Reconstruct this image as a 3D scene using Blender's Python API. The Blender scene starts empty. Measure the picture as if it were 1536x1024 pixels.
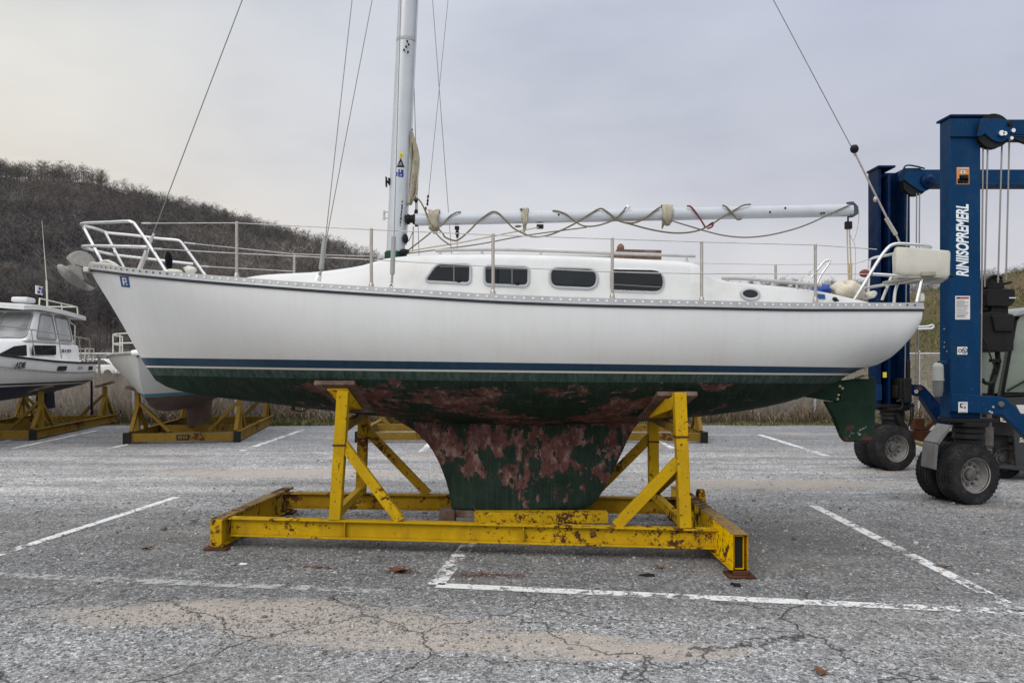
import bpy, math, random
import numpy as np
from mathutils import Vector, Matrix
random.seed(7); RNG = np.random.default_rng(11)
R = math.radians
scene = bpy.context.scene
COL = scene.collection
EYE = 1.6; FPX = 1152.0; HOR = 545.0
def P(px, py, Y):                       # a point at depth Y, measured off the photograph
    return Vector(((px-768)*Y/FPX, Y, EYE-(py-HOR)*Y/FPX))
def PG(px, py, z=0.0):                  # a point on the ground
    Y = (EYE-z)*FPX/(py-HOR); return Vector(((px-768)*Y/FPX, Y, z))
def curve1(pts):
    xs = np.array([p[0] for p in pts], float); ys = np.array([p[1] for p in pts], float)
    d = np.diff(ys)/np.diff(xs); m = np.zeros(len(xs)); m[0] = d[0]; m[-1] = d[-1]
    for i in range(1, len(xs)-1):
        m[i] = 0 if d[i-1]*d[i] <= 0 else 2*d[i-1]*d[i]/(d[i-1]+d[i])
    def f(x):
        x = min(max(x, xs[0]), xs[-1]); i = min(int(np.searchsorted(xs, x, 'right'))-1, len(xs)-2)
        h = xs[i+1]-xs[i]; t = (x-xs[i])/h
        return float(ys[i]*(2*t**3-3*t*t+1)+m[i]*h*(t**3-2*t*t+t)+ys[i+1]*(-2*t**3+3*t*t)+m[i+1]*h*(t**3-t*t))
    return f
def spline(pts, n=6):                   # smooth path through points
    pts = [Vector(p) for p in pts]; out = []
    for i in range(len(pts)-1):
        a = pts[max(i-1, 0)]; b = pts[i]; c = pts[i+1]; d = pts[min(i+2, len(pts)-1)]
        for k in range(n):
            t = k/n
            out.append(.5*((2*b)+(c-a)*t+(2*a-5*b+4*c-d)*t*t+(3*b-a-3*c+d)*t**3))
    out.append(pts[-1]); return out

# ------------------------------------------------------------------ objects
LOC = {}
def tag(o, label=None, cat=None, group=None, kind=None):
    if label: o['label'] = label
    if cat: o['category'] = cat
    if group: o['group'] = group
    if kind: o['kind'] = kind
    return o
def empty(name, loc, label, cat, group=None):
    o = bpy.data.objects.new(name, None); COL.objects.link(o); o.location = loc
    o.empty_display_size = .2; LOC[o] = Vector(loc)
    return tag(o, label, cat, group)
def copy_tree(o, parent=None):
    c = o.copy(); COL.objects.link(c)
    if parent: c.parent = parent
    for ch in list(o.children): copy_tree(ch, c)
    return c
class MB:
    def __init__(s): s.v = []; s.f = []; s.m = []; s.cur = 0
    def add(s, vs, fs):
        o = len(s.v); s.v += [Vector(v) for v in vs]
        for f in fs: s.f.append(tuple(i+o for i in f)); s.m.append(s.cur)
        return s
    def box(s, a, b):
        x0, y0, z0 = a; x1, y1, z1 = b
        return s.add([(x0,y0,z0),(x1,y0,z0),(x1,y1,z0),(x0,y1,z0),(x0,y0,z1),(x1,y0,z1),(x1,y1,z1),(x0,y1,z1)],
            [(0,3,2,1),(4,5,6,7),(0,1,5,4),(1,2,6,5),(2,3,7,6),(3,0,4,7)])
    def beam(s, p, q, w, h, up=(0,0,1)):          # rectangular bar, h along 'up', w across
        p = Vector(p); q = Vector(q); d = (q-p).normalized(); up = Vector(up)
        r = d.cross(up).normalized(); u = r.cross(d).normalized()
        vs = []
        for c in (p, q):
            for a, b in ((-1,-1),(1,-1),(1,1),(-1,1)): vs.append(c+r*(a*w/2)+u*(b*h/2))
        return s.add(vs, [(0,1,2,3),(7,6,5,4),(0,4,5,1),(1,5,6,2),(2,6,7,3),(3,7,4,0)])
    def ibeam(s, p, q, w, h, t=.012, up=(0,0,1)):
        up = Vector(up); p = Vector(p); q = Vector(q); e = up.normalized()*(h/2-t/2)
        s.beam(p+e, q+e, w, t, up); s.beam(p-e, q-e, w, t, up)
        d = (q-p).normalized()*.003
        return s.beam(p+d, q-d, t, h-2*t, up)
    def tube(s, pts, r, n=8, cap=True):
        pts = [Vector(p) for p in pts]; k = len(pts); rs = r if isinstance(r, (list, tuple)) else [r]*k
        t = (pts[1]-pts[0]).normalized(); a = Vector((0,0,1)) if abs(t.z) < .9 else Vector((1,0,0))
        u = t.cross(a).normalized(); vs = []; fs = []
        for i, p in enumerate(pts):
            t2 = (pts[min(i+1,k-1)]-pts[max(i-1,0)]).normalized()
            u = (u-t2*u.dot(t2))
            u = u.normalized() if u.length > 1e-6 else t2.orthogonal().normalized()
            w = t2.cross(u)
            for j in range(n):
                an = 2*math.pi*j/n; vs.append(p+(u*math.cos(an)+w*math.sin(an))*rs[i])
        for i in range(k-1):
            for j in range(n):
                fs.append((i*n+j, i*n+(j+1)%n, (i+1)*n+(j+1)%n, (i+1)*n+j))
        if cap: fs.append(tuple(range(n-1,-1,-1))); fs.append(tuple((k-1)*n+j for j in range(n)))
        return s.add(vs, fs)
    def prism(s, poly, ext):                       # polygon of 3d points pushed along ext
        n = len(poly); ext = Vector(ext); a = [Vector(p) for p in poly]; b = [p+ext for p in a]
        return s.add(a+b, [tuple(range(n-1,-1,-1)), tuple(range(n,2*n))]+[(i,(i+1)%n,n+(i+1)%n,n+i) for i in range(n)])
    def ring(s, outer, inner, ext):
        n = len(outer); ext = Vector(ext); O = [Vector(p) for p in outer]; I = [Vector(p) for p in inner]
        vs = O+I+[p+ext for p in O]+[p+ext for p in I]; fs = []
        for i in range(n):
            j = (i+1)%n
            fs += [(2*n+i,2*n+j,3*n+j,3*n+i),(i,j,2*n+j,2*n+i),(n+j,n+i,3*n+i,3*n+j)]
        return s.add(vs, fs)
    def grid(s, rows, closeu=False):
        n = len(rows[0]); vs = [p for r in rows for p in r]; fs = []
        for i in range(len(rows)-1):
            for j in range(n if closeu else n-1):
                k = (j+1)%n; fs.append((i*n+j, i*n+k, (i+1)*n+k, (i+1)*n+j))
        return s.add(vs, fs)
    def face(s, pts): return s.add(pts, [tuple(range(len(pts)))])
    def lathe(s, prof, origin, axis, n=24):         # prof: (radius, along axis)
        o = Vector(origin); ax = Vector(axis).normalized(); u = ax.orthogonal().normalized(); w = ax.cross(u); rows = []
        for r, h in prof:
            rows.append([o+ax*h+(u*math.cos(2*math.pi*j/n)+w*math.sin(2*math.pi*j/n))*max(r, 1e-4) for j in range(n)])
        return s.grid(rows, True)
    def blob(s, c, rad, seed=0, n=14, m=8, amp=.12, flat=None):
        rr = random.Random(seed); ph = [rr.uniform(0,6.28) for _ in range(6)]; rows = []
        for i in range(m+1):
            th = math.pi*i/m; row = []
            for j in range(n):
                f = 2*math.pi*j/n
                k = 1+amp*(math.sin(3*f+ph[0])*math.sin(2*th+ph[1])+.6*math.sin(5*f+ph[2])*math.sin(4*th+ph[3])*math.sin(th))
                p = Vector((math.sin(th)*math.cos(f)*rad[0]*k, math.sin(th)*math.sin(f)*rad[1]*k, math.cos(th)*rad[2]*k))
                if flat is not None and p.z < flat: p.z = flat
                row.append(Vector(c)+p)
            rows.append(row)
        return s.grid(rows, True)
    def build(s, name, mat, parent=None, smooth=38, bevel=0, seg=2, fix=False):
        me = bpy.data.meshes.new(name); o = bpy.data.objects.new(name, me); COL.objects.link(o)
        off = LOC[parent] if parent is not None else Vector((0,0,0))
        me.from_pydata([tuple(v-off) for v in s.v], [], s.f)
        for m in (mat if isinstance(mat, (list, tuple)) else [mat]): me.materials.append(m)
        if any(s.m): me.polygons.foreach_set('material_index', s.m)
        if fix:
            import bmesh
            bm = bmesh.new(); bm.from_mesh(me); bmesh.ops.remove_doubles(bm, verts=bm.verts, dist=1e-5)
            bmesh.ops.recalc_face_normals(bm, faces=bm.faces); bm.to_mesh(me); bm.free()
        if smooth:
            me.polygons.foreach_set('use_smooth', [True]*len(me.polygons)); me.set_sharp_from_angle(angle=R(smooth))
        me.update()
        if bevel:
            b = o.modifiers.new('edge', 'BEVEL'); b.width = bevel; b.segments = seg; b.limit_method = 'ANGLE'; b.angle_limit = R(40)
        if parent is not None: o.parent = parent; LOC[o] = off
        else: LOC[o] = Vector((0,0,0))
        return o
def raw(name, V, F, mat, parent=None, tint=None, nside=3):   # big arrays of triangles
    me = bpy.data.meshes.new(name); V = np.asarray(V, np.float32); F = np.asarray(F, np.int32)
    me.vertices.add(len(V)); me.vertices.foreach_set('co', V.ravel())
    me.loops.add(F.size); me.loops.foreach_set('vertex_index', F.ravel())
    me.polygons.add(len(F)); me.polygons.foreach_set('loop_start', np.arange(0, F.size, nside, dtype=np.int32))
    if tint is not None:
        a = me.attributes.new('tint', 'FLOAT', 'POINT'); a.data.foreach_set('value', np.asarray(tint, np.float32))
    me.update(calc_edges=True); me.materials.append(mat)
    o = bpy.data.objects.new(name, me); COL.objects.link(o)
    if parent is not None: o.parent = parent
    return o
def rpoly(pts, rad, seg=5):             # rounded 2d polygon
    out = []; n = len(pts)
    for i in range(n):
        p = Vector(pts[i]); a = Vector(pts[i-1])-p; b = Vector(pts[(i+1)%n])-p
        r = rad[i] if isinstance(rad, (list, tuple)) else rad
        r = min(r, a.length*.49, b.length*.49); A = p+a.normalized()*r; B = p+b.normalized()*r
        for k in range(seg+1):
            t = k/seg; out.append(A*(1-t)**2+p*2*t*(1-t)+B*t*t)
    return out
def grow(poly, d):                      # offset a convex 2d polygon outwards
    c = sum((Vector(p) for p in poly), Vector((0,0)))/len(poly); out = []; n = len(poly)
    for i in range(n):
        t = (Vector(poly[(i+1)%n])-Vector(poly[i-1])).normalized(); nn = Vector((t.y,-t.x))
        if nn.dot(Vector(poly[i])-c) < 0: nn = -nn
        out.append(Vector(poly[i])+nn*d)
    return out

# ------------------------------------------------------------------ materials
class NT:
    def __init__(s, name):
        s.m = bpy.data.materials.new(name); s.m.use_nodes = True; s.t = s.m.node_tree; s.t.nodes.clear()
        s.out = s.n('ShaderNodeOutputMaterial'); s.b = s.n('ShaderNodeBsdfPrincipled'); s.t.links.new(s.b.outputs[0], s.out.inputs[0])
        s.tc = s.n('ShaderNodeTexCoord'); s.obj = s.tc.outputs['Object']
    def n(s, ty): return s.t.nodes.new(ty)
    def set(s, inp, v):
        if isinstance(v, bpy.types.NodeSocket): s.t.links.new(v, inp)
        elif isinstance(v, (tuple, list)) and len(v) == 3 and inp.type == 'RGBA': inp.default_value = (*v, 1)
        else: inp.default_value = v
    def P(s, **k):
        for a, v in k.items(): s.set(s.b.inputs[a.replace('_', ' ')], v)
        return s
    def map(s, scale=(1,1,1), loc=(0,0,0), rot=(0,0,0), vec=None):
        m = s.n('ShaderNodeMapping'); s.set(m.inputs[0], vec or s.obj); m.inputs['Scale'].default_value = scale
        m.inputs['Location'].default_value = loc; m.inputs['Rotation'].default_value = rot; return m.outputs[0]
    def noise(s, scale, detail=4, rough=.55, vec=None, dist=0):
        m = s.n('ShaderNodeTexNoise'); s.set(m.inputs['Vector'], vec or s.obj); m.inputs['Scale'].default_value = scale
        m.inputs['Detail'].default_value = detail; m.inputs['Roughness'].default_value = rough; m.inputs['Distortion'].default_value = dist
        return m.outputs[0]
    def vor(s, scale, feature='F1', vec=None, out=0):
        m = s.n('ShaderNodeTexVoronoi'); m.feature = feature; s.set(m.inputs['Vector'], vec or s.obj); m.inputs['Scale'].default_value = scale
        return m.outputs[out]
    def ramp(s, f, stops, inter='LINEAR'):
        m = s.n('ShaderNodeValToRGB'); s.set(m.inputs[0], f); r = m.color_ramp; r.interpolation = inter
        while len(r.elements) < len(stops): r.elements.new(.5)
        for e, (p, c) in zip(r.elements, stops):
            e.position = p; e.color = (c, c, c, 1) if isinstance(c, (int, float)) else (*c, 1)
        return m.outputs[0]
    def mix(s, f, a, b, mode='MIX'):
        m = s.n('ShaderNodeMix'); m.data_type = 'RGBA'; m.blend_type = mode
        s.set(m.inputs[0], f); s.set(m.inputs[6], a); s.set(m.inputs[7], b); return m.outputs[2]
    def math(s, op, a, b=0.0, c=0.0, clamp=False):
        m = s.n('ShaderNodeMath'); m.operation = op; m.use_clamp = clamp
        s.set(m.inputs[0], a); s.set(m.inputs[1], b); s.set(m.inputs[2], c); return m.outputs[0]
    def step(s, x, lo, hi):
        m = s.n('ShaderNodeMapRange'); m.interpolation_type = 'SMOOTHSTEP'; s.set(m.inputs[0], x)
        m.inputs[1].default_value = lo; m.inputs[2].default_value = hi; return m.outputs[0]
    def xyz(s, v=None):
        m = s.n('ShaderNodeSeparateXYZ'); s.set(m.inputs[0], v or s.obj); return m.outputs
    def bump(s, h, strength=.3, dist=.01):
        m = s.n('ShaderNodeBump'); m.inputs['Strength'].default_value = strength; m.inputs['Distance'].default_value = dist
        s.set(m.inputs['Height'], h); s.set(s.b.inputs['Normal'], m.outputs[0]); return s
    def attr(s, name):
        m = s.n('ShaderNodeAttribute'); m.attribute_name = name; return m.outputs['Fac']
def simple(name, col, rough=.5, metal=0, var=.12, scale=6, bump=0, dirt=None, spec=None):
    t = NT(name); a = t.noise(scale, 6, .65)
    c = t.mix(t.ramp(a, [(.3, 0.), (.7, 1.)]), tuple(x*(1-var) for x in col), tuple(min(1, x*(1+var)) for x in col))
    if dirt: c = t.mix(t.ramp(t.noise(scale*.7, 8, .7), [(.5, 0.), (.72, .75)]), c, dirt)
    t.P(Base_Color=c, Roughness=t.ramp(a, [(.3, max(rough-.08, .02)), (.7, min(rough+.1, 1.))]), Metallic=metal, Specular_IOR_Level=spec if spec is not None else (.12 if max(col) < .1 else .35))
    if bump: t.bump(t.noise(scale*8, 4, .6), bump, .004)
    return t.m
M = {}
M['white'] = simple('white_gelcoat', (.60,.605,.605), .38, var=.05, scale=2.5, dirt=(.50,.49,.47))
M['whiteb'] = simple('white_boat_paint', (.76,.76,.75), .35, var=.06, scale=2, dirt=(.62,.60,.56))
M['deck'] = simple('deck_paint', (.66,.66,.63), .55, var=.06)
M['alu'] = simple('mast_aluminium', (.45,.475,.51), .42, .25, var=.07, scale=5)
M['steel'] = simple('stainless_steel', (.66,.66,.66), .26, .9, var=.06, scale=12)
M['postm'] = simple('dull_stanchion', (.40,.37,.34), .38, .7, var=.12, scale=14)
M['wire'] = simple('rigging_wire', (.22,.215,.21), .45, .6, var=.1)
M['black'] = simple('black_plastic_and_hollow', (.014,.014,.015), .5, var=.3)
M['rubber'] = simple('tyre_rubber', (.020,.020,.022), .8, var=.35, scale=9, bump=.2, dirt=(.07,.067,.062))
M['hub'] = simple('dusty_wheel_steel', (.12,.115,.11), .55, .3, var=.3, scale=12, dirt=(.10,.06,.035))
M['rim'] = simple('worn_rim_steel', (.26,.255,.245), .5, .4, var=.3, scale=10, dirt=(.12,.085,.055))
M['canvas'] = simple('weathered_canvas', (.36,.33,.25), .9, var=.25, scale=9, bump=.4, dirt=(.2,.17,.12))
M['rope'] = simple('weathered_rope', (.15,.125,.085), .9, var=.35, scale=60, bump=.5)
M['rope_light'] = simple('tan_rope', (.40,.34,.24), .9, var=.25, scale=60, bump=.5)
M['rope_red'] = simple('dark_red_rope', (.14,.03,.035), .9, var=.3, scale=60, bump=.5)
M['wood'] = simple('weathered_plank', (.105,.062,.045), .85, var=.45, scale=8, bump=.4, dirt=(.24,.21,.185))
M['teak'] = simple('grey_teak_rail', (.42,.41,.40), .6, var=.15, scale=9)
M['galv'] = simple('galvanised_steel', (.45,.45,.44), .5, .3, var=.2, scale=9)
M['anchor'] = simple('galvanised_anchor', (.27,.268,.255), .6, .25, var=.3, scale=11, bump=.3, dirt=(.13,.12,.11))
M['fleece'] = simple('cream_fleece', (.56,.51,.41), .95, var=.15, scale=25, bump=.6)
M['blue_cloth'] = simple('blue_tarp', (.02,.07,.30), .6, var=.3, scale=9)
M['red'] = simple('dark_red_plastic', (.16,.02,.02), .35, var=.3)
M['navy'] = simple('navy_antifouling', (.012,.016,.045), .5, var=.3, scale=4, dirt=(.03,.03,.035))
M['green'] = simple('dark_green_collar', (.012,.05,.035), .6)
M['greyb'] = simple('grey_machine_paint', (.05,.052,.054), .5, var=.2, scale=4, dirt=(.07,.064,.054))
M['pale'] = simple('pale_grey_plastic', (.30,.31,.295), .5, var=.1, scale=5, dirt=(.25,.24,.21))
M['tub'] = simple('aged_white_plastic', (.56,.545,.48), .45, var=.06, scale=4, dirt=(.42,.39,.31))
M['paper'] = simple('white_sticker', (.62,.61,.60), .5, var=.05)
M['ink'] = simple('black_print', (.02,.02,.024), .5)
M['inkgrey'] = simple('grey_print', (.22,.22,.24), .5)
M['inkblue'] = simple('blue_print', (.012,.02,.22), .45)
M['stickblue'] = simple('blue_sticker', (.012,.06,.23), .4)
M['inkred'] = simple('red_print', (.28,.03,.03), .5)
M['orange'] = simple('orange_sticker', (.55,.22,.06), .5)
M['yellowst'] = simple('yellow_sticker', (.65,.52,.06), .5)
M['letter'] = simple('white_lettering', (.72,.78,.82), .45, var=.05)
M['rust'] = simple('rusty_steel', (.085,.036,.02), .85, var=.45, scale=7, bump=.5, dirt=(.06,.03,.02))
M['yellowtube'] = simple('pale_yellow_tube', (.42,.33,.12), .6, var=.2)
M['fender'] = simple('dusty_mudguard', (.17,.165,.16), .55, .2, var=.2, scale=6, dirt=(.12,.11,.1))
def glass(name, col, rough=.04, spec=.5, coat=.4):
    t = NT(name); a = t.noise(1.8, 3, .5)
    t.P(Base_Color=t.mix(t.ramp(a, [(.42, 0.), (.6, 1.)]), tuple(c*.75 for c in col), tuple(c*1.25 for c in col)), Roughness=rough, IOR=1.5, Specular_IOR_Level=spec)
    t.P(Coat_Weight=coat, Coat_Roughness=.02); return t.m
M['glass'] = glass('dark_window_glass', (.012,.015,.018), .05, .25, 0.)
M['glass2'] = glass('tinted_green_glass', (.16,.19,.16), .08)
M['glass3'] = glass('milky_cabin_window', (.20,.205,.205), .1)
def yellow(name, col, amt):
    t = NT(name); big = t.noise(1.5, 3, .5); chip = t.noise(30, 5, .6); spot = t.noise(13, 9, .74)
    c = t.mix(t.ramp(t.noise(3, 6, .6), [(.3,0.),(.75,1.)]), tuple(x*.72 for x in col), col)
    c = t.mix(t.ramp(t.noise(5, 8, .7, vec=t.map((1,1,.3))), [(.5,0.),(.8,.55)]), c, (.12,.065,.02))
    rm = t.math('ADD', t.math('MULTIPLY', spot, .62), t.math('MULTIPLY', big, .5))
    ax = t.math('ABSOLUTE', t.xyz()[0]); rm = t.math('ADD', rm, t.math('ADD', t.math('MULTIPLY', t.step(ax, 1.35, 1.9), .017), t.math('MULTIPLY', t.step(t.xyz()[0], -1.2, -1.75), .045)))
    rm = t.ramp(rm, [(amt, 0.), (amt+.025, 1.)])
    ch = t.ramp(chip, [(.615, 0.), (.63, 1.)])
    ch = t.math('MULTIPLY', ch, t.ramp(big, [(.35,0.),(.55,1.)]))
    g = t.n('ShaderNodeNewGeometry'); ed = t.ramp(t.math('ADD', g.outputs['Pointiness'], t.math('MULTIPLY', spot, .06)), [(.56,0.),(.6,1.)])
    rust = t.mix(spot, (.022,.012,.008), (.11,.045,.02))
    f = t.math('MAXIMUM', t.math('MAXIMUM', rm, ch), t.math('MULTIPLY', ed, .5), clamp=True)
    t.P(Base_Color=t.mix(f, c, rust), Roughness=t.mix(f, (.5,.5,.5), (.9,.9,.9)), Specular_IOR_Level=.07)
    t.bump(t.math('ADD', t.math('MULTIPLY', f, -.6), t.math('MULTIPLY', chip, .3)), .35, .004); return t.m
M['yellow'] = yellow('chipped_yellow_paint', (.92,.58,.0), .636)
M['yellow_clean'] = yellow('yellow_post_paint', (.92,.58,.0), .685)
M['yellow_rust'] = yellow('rusted_yellow_paint', (.62,.37,.006), .60)
M['yellow_top'] = yellow('worn_beam_top', (.46,.33,.14), .635)
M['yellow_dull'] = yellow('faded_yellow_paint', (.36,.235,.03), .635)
M['yellow_wood'] = yellow('weathered_yellow_beam', (.36,.25,.10), .60)
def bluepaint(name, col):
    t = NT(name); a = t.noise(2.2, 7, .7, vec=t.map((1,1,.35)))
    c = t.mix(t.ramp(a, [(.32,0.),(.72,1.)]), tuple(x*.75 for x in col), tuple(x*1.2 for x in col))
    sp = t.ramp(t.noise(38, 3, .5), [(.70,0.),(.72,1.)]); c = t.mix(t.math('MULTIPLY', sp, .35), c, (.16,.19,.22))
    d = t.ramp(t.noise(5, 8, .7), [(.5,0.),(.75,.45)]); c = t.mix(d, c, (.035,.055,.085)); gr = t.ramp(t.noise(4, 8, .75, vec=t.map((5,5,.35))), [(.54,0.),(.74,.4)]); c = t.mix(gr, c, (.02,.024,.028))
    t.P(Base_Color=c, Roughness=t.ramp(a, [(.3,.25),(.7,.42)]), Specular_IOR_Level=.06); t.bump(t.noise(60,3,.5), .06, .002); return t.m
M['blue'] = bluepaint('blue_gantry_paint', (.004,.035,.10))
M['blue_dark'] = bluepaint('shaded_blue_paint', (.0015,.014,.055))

def hull_material():
    t = NT('sailboat_hull_paint'); x, y, z = t.xyz()[0:3]; z = t.math('ADD', z, .19)
    top = t.math('ADD', z, t.math('MULTIPLY', x, .0139)); low = t.math('ADD', z, t.math('MULTIPLY', x, .0105))
    # topside
    a = t.noise(1.4, 6, .6); w = t.mix(t.ramp(a, [(.3,0.),(.7,1.)]), (.63,.635,.635), (.675,.69,.70))
    st = t.ramp(t.noise(3.0, 8, .74, vec=t.map((7,1,.45))), [(.49,0.),(.85,.34)])
    w = t.mix(st, w, (.50,.48,.435))
    lowd = t.math('MULTIPLY', t.step(z, 1.95, 1.62), t.ramp(t.noise(2.2, 6, .65), [(.3,.1),(.75,.55)]))
    w = t.mix(lowd, w, (.54,.52,.485))
    sc = t.ramp(t.noise(7, 4, .5, vec=t.map((1.2,1,7))), [(.735,0.),(.755,.35)]); w = t.mix(sc, w, (.38,.37,.36))
    # stripes
    nv = t.mix(t.ramp(t.noise(6, 6, .7, vec=t.map((3,1,.6))), [(.35,0.),(.75,1.)]), (.005,.028,.062), (.011,.05,.095))
    # bottom paint
    gn = t.mix(t.ramp(t.noise(5, 7, .7), [(.3,0.),(.75,1.)]), (.009,.018,.013), (.024,.044,.032))
    rd = t.mix(t.ramp(t.noise(7, 8, .72), [(.35,0.),(.7,1.)]), (.065,.023,.021), (.165,.076,.068))
    pk = t.ramp(t.noise(13, 9, .75, vec=t.map((1,1,.5))), [(.50,0.),(.66,.75)]); rd = t.mix(pk, rd, (.34,.23,.21))
    hz = t.step(z, 1.12, 1.0)                         # 1 on the keel, 0 on the canoe body
    nA = t.math('ADD', t.math('MULTIPLY', t.noise(1.9, 12, .74, vec=t.map((.9,1,2.0), (3.1,0,1.7))), .7), t.math('MULTIPLY', t.noise(7, 10, .72, vec=t.map((.5,1,2.2))), .3)); nB = t.math('ADD', t.math('MULTIPLY', t.noise(2.6, 12, .70, vec=t.map((1.15,1,.95), (1.2,0,.4)), dist=.25), .68), t.math('MULTIPLY', t.noise(8, 10, .72, vec=t.map((1.5,1,.6))), .32))
    fwd = t.step(x, -3.2, -.9); aft = t.step(x, 2.7, 1.2)
    dep = t.math('MULTIPLY', t.step(z, 1.52, 1.36), t.math('MULTIPLY', fwd, aft))
    mA = t.math('ADD', nA, t.math('SUBTRACT', t.math('MULTIPLY', dep, .115), .126))
    kl = t.math('MULTIPLY', t.step(z, .2, .75), .05); mB = t.math('ADD', nB, t.math('SUBTRACT', kl, .060))
    mk = t.math('ADD', t.math('MULTIPLY', mA, t.math('SUBTRACT', 1., hz)), t.math('MULTIPLY', mB, hz))
    red = t.ramp(mk, [(.487,0.),(.495,1.)]); b = t.mix(red, gn, rd)
    fl = t.ramp(t.noise(30, 5, .6), [(.66,0.),(.68,.55)]); b = t.mix(t.math('MULTIPLY', fl, t.ramp(mk, [(.44,0.),(.5,1.),(.56,.2)])), b, (.30,.28,.25))
    sl = t.ramp(t.noise(6, 8, .8, vec=t.map((8,1,.35))), [(.50,0.),(.78,.42)]); b = t.mix(sl, b, (.10,.115,.10)); br = t.ramp(t.noise(2.2, 9, .75, vec=t.map((1,1,2.2), (0,0,5))), [(.56,0.),(.66,.55)]); b = t.mix(t.math('MULTIPLY', br, t.step(x, -1.0, -2.0)), b, (.085,.062,.035))
    band = t.math('MULTIPLY', t.step(low, 1.445, 1.455), .85)          # scrubbed band under the waterline
    sb = t.mix(t.ramp(t.noise(9, 8, .75, vec=t.map((3.5,1,.8))), [(.36,0.),(.68,1.)]), (.018,.045,.042), (.10,.135,.12)); b = t.mix(band, b, sb)
    lt = t.step(low, 1.509, 1.512); c = t.mix(t.step(low, 1.524, 1.527), b, (.62,.60,.54))       # white line
    c = t.mix(t.step(low, 1.5405, 1.5435), c, nv); c = t.mix(t.step(top, 1.605, 1.608), c, w)
    below = t.math('SUBTRACT', 1., t.step(low, 1.524, 1.527))
    t.P(Base_Color=c, Roughness=t.math('ADD', .34, t.math('MULTIPLY', below, .42)), Specular_IOR_Level=t.math('SUBTRACT', .45, t.math('MULTIPLY', below, .34)))
    t.bump(t.math('MULTIPLY', below, t.math('ADD', t.math('MULTIPLY', red, -.5), t.math('MULTIPLY', t.noise(40,5,.6), .5))), .4, .004)
    return t.m
M['hull'] = hull_material()
def rudder_material():
    t = NT('scuffed_green_antifouling'); z = t.math('ADD', t.xyz()[2], .19)
    g = t.mix(t.ramp(t.noise(5,7,.7), [(.3,0.),(.75,1.)]), (.008,.022,.014), (.018,.042,.028))
    m = t.math('ADD', t.noise(7, 9, .7), t.math('MULTIPLY', t.step(z, 1.25, .85), .12))
    g = t.mix(t.ramp(m, [(.66,0.),(.70,1.)]), g, (.075,.035,.03)); g = t.mix(t.ramp(t.math('ADD', t.noise(15,6,.6), t.math('MULTIPLY', t.step(z, 1.15, .88), .1)), [(.72,0.),(.74,.7)]), g, (.36,.36,.33))
    t.P(Base_Color=g, Roughness=.8, Specular_IOR_Level=.12); t.bump(t.noise(30,5,.6), .3, .004); return t.m
M['rudder'] = rudder_material()
def hull2_material(name, wl, band, colw, colband, colbot, colbot2):
    t = NT(name); z = t.xyz()[2]
    w = t.mix(t.ramp(t.noise(1.6,6,.65), [(.3,0.),(.7,1.)]), tuple(c*.88 for c in colw), colw)
    bt = t.mix(t.ramp(t.noise(3.5,8,.7), [(.4,0.),(.62,1.)]), colbot, colbot2)
    c = t.mix(t.step(z, wl-band-.003, wl-band+.003), bt, colband); c = t.mix(t.step(z, wl-.003, wl+.003), c, w)
    t.P(Base_Color=c, Roughness=.45); return t.m

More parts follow.
